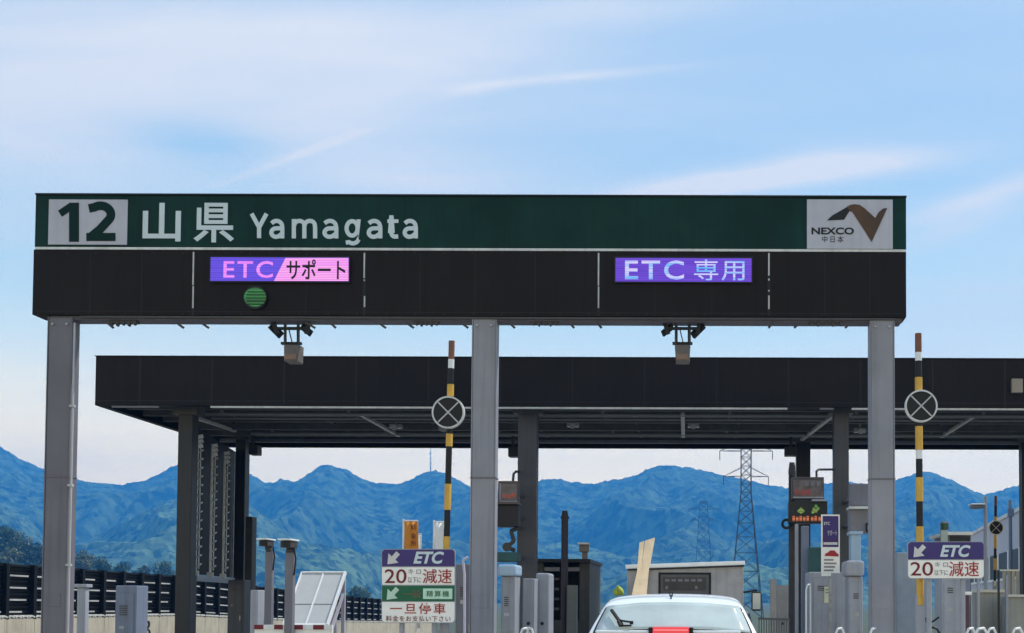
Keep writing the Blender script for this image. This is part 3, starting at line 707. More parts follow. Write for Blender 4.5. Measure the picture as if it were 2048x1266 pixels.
# bays of ribs
for x in np.arange(xl+1.3, xr, 2.35):
    mb = MB(); mb.box(x-.03, x+.03, KY+.16, KB-.16, zf0+.18, zf0+.296); mb.build('rafter', M_under, root)
zb = zf0+.06
for (p0, p1) in (((722, 829), (797, 871)), ((1365.5, 828), (1366.5, 873)), ((1668, 829), (1604, 879)), ((1948, 832), (1884, 873)), ((394, 836), (470, 862))):
    # stays lying in the roof plane, running away under the deck
    def plan(px, py):
        d = _r*((px-CX)/F)+_u*(-(py-CY)/F)+_fw; return CAM+d*((zb-CAM.z)/d.z)
    mb = MB(); mb.bar(plan(*p0), plan(*p1), .085, .06); mb.build('stay', mat('stay_grey', (.40, .40, .38), .5, var=.15), root)
for px, py in ((792, 854), (1387, 852), (1720, 862), (890, 858), (1146, 851)):
    p = plan(px, py) if False else W(px, py, 27.2); mb = MB()
    mb.box(p.x-.13, p.x+.13, p.y-.1, p.y+.1, p.z-.03, p.z+.05); mb.bar(p+Vector((0, 0, .05)), Vector((p.x, p.y, zf0+.3)), .04); mb.tube(p+Vector((.0, -.1, -.01)), p+Vector((.0, -.16, -.03)), .07, 12)
    l_ = mb.build('flood_lamp', mat('lamp_pale', (.38, .38, .36), .4), root)
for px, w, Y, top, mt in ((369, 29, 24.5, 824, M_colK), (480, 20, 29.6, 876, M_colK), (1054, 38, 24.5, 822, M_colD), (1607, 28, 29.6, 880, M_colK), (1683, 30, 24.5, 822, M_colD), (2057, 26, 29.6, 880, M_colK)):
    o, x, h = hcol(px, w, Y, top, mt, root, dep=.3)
    zt = WZ(top, Y, px)
    mb = MB(); mb.box(x-h-.1, x+h+.1, Y-.05, Y+.35, zt-.05, zf0+.29)
    mb.build('column_head', M_under, o)
mb = MB()
for px0, px1, py0, py1 in ((497, 515, 889, 909), (1016, 1036, 893, 913), (1570, 1594, 893, 911)):
    mb = MB(); mb.pbox(px0, py0, px1, py1, 28.9, .3); mb.bar(W((px0+px1)/2, py0, 29.0), Vector((W((px0+px1)/2, py0, 29.0).x, 29.0, zf0+.2)), .07); mb.build('loudspeaker', M_boothD, root, .015)
mb = MB(); p = W(2040, 767, KY); mb.pbox(2024, 757, 2046, 785, KY-.1, .1); mb.build('lamp_box', mat('lamp_box_beige', (.30, .25, .2), .6), root, .01)

# louvre screen at the canopy end
root = thing('louvre_screen', 'tall dark screen of three louvre strips between two black canopy columns', 'screen', (-10.4, 25, 0))
A = Vector((WX(392, 25.2, 1000), 25.2, 0)); B = Vector((WX(463, 29.0, 1000), 29.0, 0))
def sp(px): return A.lerp(B, (px-392)/(463-392))
ztop = 4.95; zlo = WZ(1145, 26.5, 420)
mb = MB(); mb.bar(sp(382)+Vector((-.16, 0, (ztop+zlo)/2+.1)), sp(490)+Vector((-.16, 0, (ztop+zlo)/2+.1)), .02, ztop-zlo+.3); mb.build('back_sheet', M_canopy, root)
for i, px in enumerate((393, 420.5, 446.5)):
    p = sp(px); mb = MB(); mb.bar(p+Vector((0, 0, zlo-.05)), p+Vector((0, 0, ztop)), .035, .05); mb.build('upright', mat('upright_grey', (.75, .75, .74), .45), root)
    mb = MB(); z = zlo+.1; mb.bar(p+Vector((.055, .03, zlo+.05)), p+Vector((.055, .03, ztop-.1)), .02, .02)
    while z < ztop-.15:
        mb.bar(p+Vector((.02, .02, z)), p+Vector((.125, -.03, z+.05)), .06, .032, up=(0, -.5, 1)); z += .185
    mb.build('louvre', mat('louvre_grey', (.68, .68, .68), .5), root)
    mb = MB(); zz_ = ztop-.05
    for k in range(3): mb.bar(p+Vector((.0, -.02, zz_-k*.10)), p+Vector((.11, .02, zz_+.03-k*.10)), .10, .07)
    mb.build('highlight_louvre', mat('louvre_highlight', (.9, .9, .9), .4), root)  # top blades: light catching them is put into a whiter base colour
    mb = MB(); mb.bar(p+Vector((-.05, -.05, zlo-.05)), p+Vector((.09, -.05, zlo-.05)), .05, .12); mb.build('bracket', M_strip, root)
p = sp(468); mb = MB(); mb.bar(p+Vector((0, 0, zlo-.05)), p+Vector((0, 0, ztop+.1)), .03, .03); mb.build('upright', M_steel, root)
mb = MB(); mb.bar(sp(384)+Vector((0, -.06, zlo-.14)), sp(472)+Vector((0, -.06, zlo-.14)), .09, .13); mb.build('bottom_rail', M_cab, root)
# ties the screen to the ground
mb = MB()
for px in (390, 468): q = sp(px); mb.bar(q+Vector((0, .05, .16)), q+Vector((0, .05, zlo-.1)), .07, .07)
mb.build('leg', M_colK, root)

# ------------------------------------------------------------------ striped barrier poles and lane signs
def striped(px_top, py_top, px_bot, py_bot, bands, Y, rad, disc, label, dr):
    zt = WZ(py_top, Y, px_top); b = W(px_bot, py_bot, Y)
    t = thing('barrier_pole', label, 'barrier pole', (b.x, Y, .16), 'striped poles raised beside the lanes')
    mts = [M_yel, M_black, M_brn, M_wht]; mb = MB()
    for i, (y0, c) in enumerate(bands):
        y1 = bands[i+1][0] if i+1 < len(bands) else py_bot
        def at(y): u = (y-py_top)/(py_bot-py_top); return W(px_top+(px_bot-px_top)*u, y, Y)
        mb.cur = 'ykbw'.index(c); r = rad*(.9 if c in 'bkw' else 1.0)
        mb.tube(at(y0), at(y1), r, 16)
    mb.build('pole', mts, t)
    mb = MB(); mb.bar(b+Vector((0, .02, .12)), (b.x, Y+.02, .16), .10, .10); mb.box(b.x-.13, b.x+.13, Y-.1, Y+.15, .16, .20); mb.build('base_post', M_cab, t)
    c = W(disc[0], disc[1], Y); rr = disc[2]/F*Y
    mb = MB(); mb.disc((c.x, c.z), rr, Y-rad-.05, Y-rad-.01); dd = mb.build('signal_disc', M_black, t)
    mb = MB(); mb.ring((c.x, c.z), rr*.93, rr*1.03, Y-rad-.062, Y-rad-.005); mb.build('rim', M_strip, dd)
    mb = MB(); k = rr*.90*.7071; th = rr*.085
    for s, dpt in ((1, 0), (-1, .0015)):
        n = Vector((-s, 1)).normalized()*th/2
        mb.prism([(c.x-k+n.x, c.z-s*k+n.y), (c.x+k+n.x, c.z+s*k+n.y), (c.x+k-n.x, c.z+s*k-n.y), (c.x-k-n.x, c.z-s*k-n.y)], Y-rad-.058-dpt, Y-rad-.049)
    mb.build('cross', mat('cross_grey', (.46, .45, .46), .5), dd)
    return t
PA = striped(903.5, 682, 891, 1170, [(682,'b'),(719,'w'),(737,'k'),(769,'y'),(793,'k'),(868,'y'),(893,'k'),(968,'y'),(1020,'k'),(1073,'y'),(1110,'k'),(1150,'y')], 13.7, .039, (899.5, 827, 31.5), 'striped pole with crossed disc beside the middle gantry column', 1)
PB = striped(1836.5, 667, 1840.5, 1210, [(667,'b'),(705,'w'),(722,'k'),(755,'y'),(782,'k'),(853,'y'),(900,'w'),(918,'k'),(955,'y'),(1003,'k'),(1053,'y'),(1090,'k'),(1140,'y')], 13.7, .043, (1839.5, 814.5, 31.5), 'striped pole with crossed disc behind the two-panel lane sign', 1)
PC = striped(1991.5, 992, 1989.5, 1172, [(992,'b'),(1012,'k'),(1033,'y'),(1075,'y'),(1097,'k'),(1117,'y'),(1140,'k'),(1162,'w')], 31.0, .040, (1990.5, 1056, 14), 'small distant striped pole in front of the grey building', 1)

def rrect(px0, py0, px1, py1, r, Y, top=True, bot=True):
    pts = []
    for cx, cy, a0, on in ((px1-r, py0+r, -90, top), (px1-r, py1-r, 0, bot), (px0+r, py1-r, 90, bot), (px0+r, py0+r, 180, top)):
        if on: pts += [(cx+r*math.cos(math.radians(a0+k*15)), cy+r*math.sin(math.radians(a0+k*15))) for k in range(7)]
        else: pts.append((px1 if a0 in (-90, 0) else px0, py0 if a0 in (-90, 180) else py1))
    return ppts(pts, Y)
def arrow(ox, oy, k, Y, parent, mt):
    pts = [(775,1129),(777,1107),(783.5,1113.5),(793,1103),(800,1109.5),(790.5,1120),(797,1126)]
    mb = MB(); q = [(ox+(x-775)*k, oy+(y-1129)*k) for x, y in pts]
    # head and shaft as two convex pieces
    mb.prism(ppts([q[0], q[1], q[6]], Y), Y-.004, Y); mb.prism(ppts([q[2], q[3], q[4], q[5]], Y), Y-.0045, Y)
    mb.build('arrow', mt, parent)
M_arw = mat('arrow_white', (.62, .60, .58), .5); M_mintarw = mat('arrow_mint', (.50, .66, .54), .5)
SY = 13.5
def lane_sign(x0, y0, x1, y1, label, four):
    t = thing('lane_sign', label, 'sign', (WX((x0+x1)/2, SY), SY, .16), 'lane signs in front of the gantry')
    mb = MB(); mb.prism(rrect(x0, y0, x1, y1, 8, SY), SY, SY+.03); pl = mb.build('sign_plate', M_cab, t)
    def band(a, b, mt, nm, top=False, bot=False, d=.004):
        mb = MB(); mb.prism(rrect(x0+1.3, a, x1-1.3, b, 7, SY, top, bot), SY-d, SY); return mb.build(nm, mt, t)
    Yf = SY-.005; S_ = (x1-x0)/147.0
    if four:
        b1 = band(y0+1.3, 1132.5, M_pur, 'purple_panel', top=True); b2 = band(1134.5, 1169.5, M_sgn, 'white_panel')
        b3 = band(1171.5, 1202.5, M_grn2, 'green_panel'); b4 = band(1204, y1-1.3, M_sgn, 'white_panel', bot=True)
        arrow(775, 1128.5, 1.0, Yf, b1, M_arw); lettering('ETC', 827, 1103, 888, 1127.5, Yf, M_wlet, b1, bold=.035, shear=.25)
        lettering('20', 769.5, 1138.5, 813, 1166.5, Yf, M_maroon, b2, bold=.004)
        lettering('キロ', 817, 1138, 842, 1148, Yf, M_smalltext, b2, space=1.4); lettering('以下に', 816, 1154, 842, 1166, Yf, M_smalltext, b2)
        lettering('減速', 845.5, 1138, 904, 1167, Yf, M_red, b2, bold=.004)
        arrow(773.5, 1199.5, 1.0, Yf, b3, M_mintarw); lettering('一般', 806, 1180, 842, 1196, Yf, M_rust, b3, bold=.01)
        mb = MB(); mb.pbox(846, 1177, 904.5, 1198, SY-.0075, .003); w = mb.build('mint_panel', M_mint, b3)
        lettering('精算機', 853, 1181.5, 898, 1193.5, SY-.008, M_grn2, w, space=1.25)
        lettering('一旦停車', 780, 1206.5, 891, 1228, Yf, M_red, b4, bold=.008, space=1.25)
        lettering('料金をお支払い下さい', 772, 1231.5, 901, 1243, Yf, M_maroon, b4, space=1.1)
    else:
        b1 = band(y0+1.3, 1118.5, M_pur, 'purple_panel', top=True); b2 = band(1120.5, y1-1.3, M_sgn, 'white_panel', bot=True)
        arrow(1827, 1114.5, 1.0, Yf, b1, M_arw); lettering('ETC', 1880, 1090, 1941, 1114, Yf, M_wlet, b1, bold=.035, shear=.25)
        lettering('20', 1821, 1124, 1866, 1151.5, Yf, M_maroon, b2, bold=.004)
        lettering('キロ', 1870, 1124, 1896, 1134, Yf, M_smalltext, b2, space=1.4); lettering('以下に', 1869, 1140, 1896, 1151, Yf, M_smalltext, b2)
        lettering('減速', 1898, 1123, 1958, 1153, Yf, M_red, b2, bold=.004)
    for px in ((x0*.72+x1*.28), (x0*.28+x1*.72)):
        mb = MB(); x = WX(px, SY+.06, 1200); mb.tube((x, SY+.065, .16), (x, SY+.065, WZ(y0+8, SY)), .03, 12); mb.build('post', M_cab, t)
lane_sign(763, 1098, 910.5, 1246, 'tall four-panel lane sign with purple, white and green panels beside the middle column', True)
lane_sign(1815, 1083, 1968.5, 1157.5, 'short two-panel lane sign reading ETC in purple over a white panel', False)

# ------------------------------------------------------------------ cabinets and small equipment
def cabinet(name, label, cat, px0, py0, px1, py1, Y, dep, mt, ground=True, door=True, hole=False, cap=None, group=None, bev=.015):
    t = thing(name, label, cat, (WX((px0+px1)/2, Y), Y+dep/2, 0.16 if ground else WZ(py1, Y)), group)
    mb = MB(); pm = (py0+min(py1, 1266))/2; xa, xb = WX(px0, Y, pm), WX(px1, Y, pm); z1 = WZ(py0, Y, px0); z0 = .16 if ground else WZ(py1, Y, px0)
    mb.box(xa, xb, Y, Y+dep, z0, z1); mb.build('body', mt, t, bev)
    w = xb-xa
    if door:
        mb = MB(); mb.box(xa+w*.12, xb-w*.12, Y-.012, Y, z0+.12, z1-.10); d = mb.build('door', mt, t, .004)
        mb = MB(); mb.box(xb-w*.24, xb-w*.18, Y-.035, Y-.012, (z0+z1)/2-.05, (z0+z1)/2+.07); mb.build('handle', M_steel, d)
    if door and w > .18:
        mb = MB()
        vk = random.choice((3, 5, 7)); vz = random.uniform(.16, .34); va = random.uniform(.2, .36); vb = va+random.uniform(.25, .4)
        for k in range(vk): mb.box(xa+w*va, xa+w*vb, Y-.018, Y-.0125, z1-vz-k*.03, z1-vz+.012-k*.03)
        mb.build('vent', M_boothD, d)
        mb = MB(); pw = random.uniform(.04, .10); pz = random.uniform(.42, .62); mb.box(xa+w*va, xa+w*va+pw, Y-.0145, Y-.0125, z1-pz, z1-pz+random.uniform(.03, .06)); mb.build('name_plate', random.choice((M_plate, M_panelG, M_steel)), d)
    if z1-z0 > .6 and w > .12:
        mb = MB(); mb.box(xa-.006, xb+.006, Y-.006, Y+dep+.006, z0, z0+.07); mb.build('plinth', M_boothD, t)
    if hole:
        mb = MB(); q = W((px0+px1)/2, 1247, Y); mb.disc((q.x, q.z), .026, Y-.02, Y-.013, 16); mb.build('lock', M_black, t)
    if cap:
        mb = MB(); mb.box(xa-.03, xb+.03, Y-.03, Y+dep+.03, z1, z1+.05); mb.build('lid', cap, t, .008)
    return t
# left of the gantry
cabinet('bollard_post', 'narrow light grey post standing in front of the concrete parapet', 'post', 153, 1175, 170, 1300, 17.5, .12, M_cab, door=False, hole=False, cap=M_cab)
cabinet('steel_locker', 'blue grey flat steel locker in front of the concrete parapet', 'locker', 230, 1171, 273, 1300, 16.5, .35, M_cabB)
cabinet('junction_box', 'dark tall slim box attached behind the second canopy column', 'box', 489, 1033, 503, 1300, 29.0, .3, M_boothD, door=False)
cabinet('junction_box', 'grey box standing at the foot of the second canopy column', 'box', 455, 1160, 488, 1300, 27.5, .4, M_colD, door=True)
cabinet('junction_box', 'grey weathered box with pale edge beside the camera posts', 'box', 500, 1180, 516, 1300, 22, .4, M_cab, door=False)
t = thing('bicycle_stand', 'dark bent pipe loop in front of the concrete parapet', 'stand', (WX(292, 20), 20, .0))
mb = MB(); Yb = 20.0
mb.path([W(288, 1300, Yb), W(291, 1262, Yb), W(290, 1250, Yb), W(293, 1243, Yb), W(298, 1244, Yb), W(298, 1252, Yb), W(294, 1257, Yb), W(299, 1262, Yb), W(300, 1300, Yb)], .018, 8)
mb.build('pipe_loop', M_black, t)
def campost(px, pytop, Y, label, flip):
    t = thing('camera_post', label, 'camera post', (WX(px, Y), Y, .16), 'vehicle camera posts by the pale panel')
    mb = MB(); x = WX(px, Y, 1180); mb.box(x-.055, x+.055, Y, Y+.11, .16, WZ(pytop+26, Y, px)); mb.build('post', M_panelG, t, .01)
    c = W(px+2*flip, pytop+9, Y)
    mb = MB(); mb.box(c.x-.07, c.x+.07, Y-.16, Y+.12, c.z-.055, c.z+.035); mb.bar((x, Y+.05, WZ(pytop+30, Y)), (c.x, Y+.05, c.z-.05), .10, .08); h = mb.build('camera_housing', M_boothD, t, .012)
    mb = MB(); mb.box(c.x-.088, c.x+.088, Y-.22, Y+.14, c.z+.04, c.z+.062); mb.build('sunshield', M_wht, t, .006)
    mb = MB(); mb.tube((c.x+.02, Y-.2, c.z-.01), (c.x+.02, Y-.235, c.z-.01), .035, 14); mb.build('lens', M_black, h)
    mb = MB(); mb.path([(x+.06, Y+.02, c.z-.06), (x+.085, Y+.02, c.z-.2), (x+.065, Y+.02, c.z-.42)], .011, 6); mb.build('cable', M_black, t)
campost(536, 1077, 18.4, 'slimmer grey camera post with head turned away beside the louvre screen', -1)
campost(577, 1079, 16.1, 'stouter grey camera post with white topped head beside the pale tilted panel', 1)
# tilted pale panel
t = thing('solar_panel', 'large pale four-cell panel tilted on a steel frame beside the camera posts', 'panel', (WX(640, 17), 17.3, .0))
Y0 = 16.6; Y1 = 17.35
P = [W(604, 1145, Y1), W(691, 1145, Y1), W(655, 1251, Y0), W(566, 1251, Y0)]
top_l, top_r, bot_r, bot_l = P
nrm = (top_r-bot_r).cross(top_r-top_l).normalized()
if nrm.y > 0: nrm = -nrm
mb = MB(); bk = -nrm*.05
poly = [bot_l, bot_r, top_r, top_l]; n5 = len(poly)
mb.add(poly+[p+bk for p in poly], [tuple(range(n5)), tuple(range(2*n5-1, n5-1, -1))]+[(i, n5+i, n5+(i+1) % n5, (i+1) % n5) for i in range(n5)])
mb.build('panel_sheet', M_solar, t)
mb = MB(); up_ = nrm
def onp(u, v): return (bot_l.lerp(bot_r, u)).lerp(top_l.lerp(top_r, u), v)+nrm*.004
mb.bar(onp(.5, 0), onp(.5, 1), .022, .012, up=nrm); mb.bar(onp(1, 0), onp(1, 1), .03, .05, up=nrm); mb.bar(onp(0, .995), onp(1, .995), .018, .03, up=nrm); mb.bar(onp(0, .01), onp(1, .01), .03, .03, up=nrm)
mb.bar(onp(0, 0), onp(0, 1), .018, .03, up=nrm)
mb.build('frame', M_wht, t)
mb = MB(); mb.bar(onp(.04, .39), onp(.48, .39), .007, .004, up=nrm); mb.bar(onp(.52, .39), onp(.96, .39), .007, .004, up=nrm); mb.build('cell_joint', M_panelG, t)
mb = MB(); e = W(690, 1155, Y1+.06)
mb.bar((e.x-.03, Y1+.1, 0), (e.x-.03, Y1+.1, e.z), .05); mb.bar((e.x-.16, Y1+.02, 0), (e.x-.16, Y1+.02, e.z-.35), .12, .05); mb.bar((top_l.x+.05, Y1+.1, 0), (top_l.x+.05, Y1+.1, top_l.z-.1), .05)
mb.bar((e.x-.03, Y1+.12, e.z-.2), (bot_r.x-.02, Y0+.08, .9), .035); mb.bar((bot_l.x+.05, Y0+.12, 0), (bot_l.x+.05, Y0+.12, bot_l.z), .05); mb.bar((bot_r.x-.06, Y0+.12, 0), (bot_r.x-.06, Y0+.12, bot_r.z), .05)
mb.build('support_frame', mat('support_lilac', (.42, .40, .46), .45), t)
t = thing('striped_barrier', 'low red and white striped barrier in front of the pale tilted panel', 'barrier', (WX(580, 16.2), 16.2, .0))
mb = MB(); xs_ = [WX(x, 16.2, 1255) for x in (508, 527, 548, 566, 586, 606, 626, 648, 664)]
for i in range(len(xs_)-1):
    mb.cur = i % 2; mb.box(xs_[i], xs_[i+1], 16.2, 16.26, WZ(1260, 16.2), WZ(1251, 16.2))
mb.build('striped_rail', [M_maroon, M_wht], t)
mb = MB(); mb.box(xs_[0], xs_[-1], 16.22, 16.26, .55, WZ(1260.2, 16.2)); mb.build('board', M_sgn, t)
mb = MB()
for x in (xs_[0]+.06, xs_[-1]-.06): mb.box(x-.03, x+.03, 16.265, 16.32, .0, WZ(1253, 16.2))
mb.build('leg', M_steel, t)
# banners
def banner(px0, py0, px1, Y, mt, label, mark):
    t = thing('banner', label, 'banner', (WX(px0, Y), Y, .16), 'upright banners behind the tall lane sign')
    x0, x1 = WX(px0, Y, 1070), WX(px1, Y, 1070); z1 = WZ(py0, Y, px0); z0 = z1-1.55; mb = MB(); n = 10
    f_ = []; v = []
    for j in range(9):
        for i in range(n+1):
            u = i/n; v.append((x0+(x1-x0)*u, Y+.02*math.sin(u*5+j*.5), z0+(z1-z0)*j/8))
    mb.add(v, [(j*(n+1)+i, j*(n+1)+i+1, (j+1)*(n+1)+i+1, (j+1)*(n+1)+i) for j in range(8) for i in range(n)], True)
    o = mb.build('cloth', mt, t); md = o.modifiers.new('thick', 'SOLIDIFY'); md.thickness = .004
    mb = MB(); mb.tube((x0-.02, Y, .16), (x0-.02, Y, z1+.04), .014, 8); mb.tube((x0-.03, Y, z1+.015), (x1, Y, z1+.015), .009, 8); mb.build('pole', M_wht, t)
    if mark:
        lettering('料', 821, 1048, 832, 1060, Y-.03, M_maroon, t, bold=.01); lettering('金', 822, 1066, 832, 1077, Y-.03, M_maroon, t, bold=.01); lettering('所', 822, 1081, 832, 1092, Y-.03, M_maroon, t, bold=.01)
banner(809, 1043, 836, 19.5, M_org, 'orange banner with dark characters rising behind the tall lane sign', True)
banner(870, 1045, 888, 19.5, M_wht, 'white banner rising behind the tall lane sign next to the striped pole', False)
banner(836, 1070, 843, 19.9, M_wht, 'narrow white banner edge directly beside the orange banner', False)
# between tall sign and middle column
cabinet('toll_machine', 'grey lilac slim machine between the tall lane sign and the middle column', 'machine', 911, 1128, 947, 1300, 17.0, .5, M_panelG, door=True)
t = thing('grab_rail', 'thin pale upright rail on the machine next to the middle column', 'rail', (WX(928, 16.8), 16.8, .16))
mb = MB(); mb.path([W(929, 1300, 16.8), W(929, 1150, 16.8), W(926, 1120, 16.8), W(936, 1114, 16.8)], .018, 8); mb.build('pipe', mat('rail_lilac', (.55, .5, .62), .4), t)
# right of middle column
t = thing('fare_display', 'brown framed fare display with red figures beside the middle canopy column', 'display', W(1014, 1007, 23.6))
mb = MB(); mb.pbox(996, 962, 1035, 1006, 23.6, .3); mb.pbox(990, 1004, 1036, 1008, 23.45, .5); mb.build('housing', mat('display_brown', (.10, .075, .07), .5, var=.3), t)
mb = MB(); mb.pbox(1001, 968, 1034, 1001, 23.59, .008); s_ = mb.build('screen', mat('display_face', (.16, .13, .125), .4, var=.3, scale=5), t)
mb = MB(); mb.pbox(999, 966.5, 1001, 1003, 23.58, .02); mb.pbox(999, 1001.5, 1035, 1003.5, 23.58, .02); mb.build('frame', M_cab, t)
mb = MB(); mb.path([W(1026, 962, 23.7), W(1027, 948, 23.7), W(1032, 943, 23.75), W(1038, 944, 24.6)], .025, 8); mb.build('conduit', M_boothD, t)
lettering('¥320', 1005, 985, 1032, 998, 23.588, mat('figure_red', (.30, .05, .04), .5, emit=(1, .1, .05), estr=.12), s_) if False else None
mb = MB()
for i, (a, b, c_, d_) in enumerate(((1006, 986, 1012, 997), (1015, 989, 1021, 997), (1024, 984, 1030, 996))): mb.ring((WX((a+c_)/2, 23.588, b), WZ((b+d_)/2, 23.588)), .02, .038, 23.58, 23.589, 12)
mb.build('lit_figure', mat('figure_red', (.30, .07, .05), .5, emit=(1, .15, .08), estr=.15), s_)
cabinet('signal_box', 'black signal box below the brown fare display on the middle canopy column', 'signal', 991, 1010, 1036, 1053, 23.5, .4, mat('signal_black', (.022, .02, .02), .5), ground=False, door=False)
cabinet('signal_box', 'dark teal horizontal box above the light blue toll machine', 'box', 990, 1104, 1036, 1123, 23.4, .45, M_teal, ground=False, door=False)
t = thing('mirror_arm', 'dark bent arm with small mirror beside the middle canopy column', 'arm', W(1030, 1090, 23.7))
mb = MB(); mb.path([W(1040, 1056, 24.5), W(1036, 1056, 23.7), W(1022, 1062, 23.6), W(1028, 1082, 23.6), W(1014, 1094, 23.5), W(1030, 1101, 23.5)], .04, 8); mb.tube(W(1014, 1094, 23.42), W(1014, 1094, 23.5), .09, 14); mb.build('bent_arm', M_boothD, t)
cabinet('toll_machine', 'light blue topped toll machine beside the middle gantry column', 'machine', 1002, 1152, 1030, 1300, 17.5, .5, M_cab)
cabinet('machine_hood', 'light blue hood resting on the toll machine beside the middle gantry column', 'hood', 995, 1129, 1032, 1151.5, 17.4, .6, M_cabL, ground=False, door=False, bev=.03)
cabinet('toll_machine', 'slim grey machine with round lock in front of the middle canopy column', 'machine', 1045, 1157, 1069, 1300, 18.0, .5, M_cab, hole=True, door=False)
cabinet('toll_machine', 'taller grey machine with round lock next to the dark booth', 'machine', 1071, 1146, 1098, 1300, 18.4, .6, M_cab, hole=True, door=False, bev=.03)
def carry(ob, px, py, Y0, Y1, pxc):
    """steel arm from the back of a hung box to the column that carries it"""
    m_ = MB(); a = W(px, py, Y0); xc = WX(pxc, Y1, py); m_.bar(a, (xc, Y1+.03, a.z), .07, .06); m_.build('mount_arm', M_colD, ob)
for o_ in list(C.objects):
    lb = o_.get('label', '')
    if lb.startswith('brown framed fare display'): carry(o_, 1024, 986, 23.85, 24.5, 1046)
    elif lb.startswith('black signal box'): carry(o_, 1024, 1032, 23.85, 24.5, 1046)
    elif lb.startswith('dark teal horizontal'): carry(o_, 1024, 1113, 23.8, 24.5, 1046)
# dark booth
t = thing('toll_booth', 'dark toll booth with black roof edge left of the white car', 'booth', (WX(1128, 27), 28.5, .16))
mb = MB(); mb.box(WX(1075, 27), WX(1180, 27), 27, 30, .16, WZ(1240, 27)); mb.box(WX(1075, 27), WX(1088, 27), 27, 30, WZ(1240, 27)+.001, WZ(1125, 27)); mb.box(WX(1160, 27), WX(1180, 27), 27, 30, WZ(1240, 27)+.001, WZ(1125, 27)); mb.box(WX(1088, 27)+.001, WX(1160, 27)-.001, 29, 29.1, WZ(1240, 27)+.001, WZ(1125, 27)); mb.build('wall', M_boothD, t)
mb = MB(); mb.box(WX(1070, 27), WX(1183, 27), 26.8, 30.2, WZ(1124.8, 27), WZ(1118, 27)); mb.build('roof', M_black, t)
mb = MB(); mb.box(WX(1090, 27), WX(1120, 27), 27.0, 27.06, WZ(1142, 27), WZ(1134, 27)); mb.box(WX(1135, 27), WX(1160, 27), 27.0, 27.06, WZ(1142, 27), WZ(1134, 27)); mb.build('window_frame', M_panelG, t)
for k in range(4):
    mb = MB(); mb.box(WX(1092, 27.5), WX(1119, 27.5), 27.5, 27.56, WZ(1160+k*20, 27.5), WZ(1155+k*20, 27.5)); mb.build('shelf', M_panelG, t)
t = thing('lane_pole', 'dark round topped pole rising in front of the toll booth', 'pole', (WX(1129, 26), 26, .16))
mb = MB(); x = WX(1129, 26, 1140); mb.tube((x, 26, .16), (x, 26, WZ(1030, 26)), .075, 16); mb.tube((x, 26, WZ(1030, 26)), (x, 26, WZ(1021, 26)), .075, 16, .055); mb.tube((x, 26, WZ(1037, 26)), (x, 26, WZ(1033, 26)), .095, 16); mb.build('shaft', mat('pole_dark', (.045, .035, .045), .5), t)
cabinet('toll_machine', 'small pale grey machine inside the dark booth opening', 'machine', 1133, 1170, 1152, 1300, 25.5, .4, mat('machine_olive', (.15, .15, .14), .5), door=False, bev=.03)
t = thing('camera_post', 'short camera with white shield on the corner of the dark booth roof', 'camera', W(1168, 1118, 27.1), None)
mb = MB(); c = W(1168, 1096, 27.1); mb.box(c.x-.1, c.x+.1, 27, 27.3, c.z-.09, c.z+.07); mb.bar((c.x+.02, 27.12, WZ(1118, 27)), (c.x+.02, 27.12, c.z-.09), .12); mb.build('camera_housing', mat('camera_beige', (.2, .17, .15), .5), t, .01)
mb = MB(); mb.box(c.x-.13, c.x+.12, 26.9, 27.33, c.z+.075, c.z+.115); mb.build('sunshield', M_wht, t)

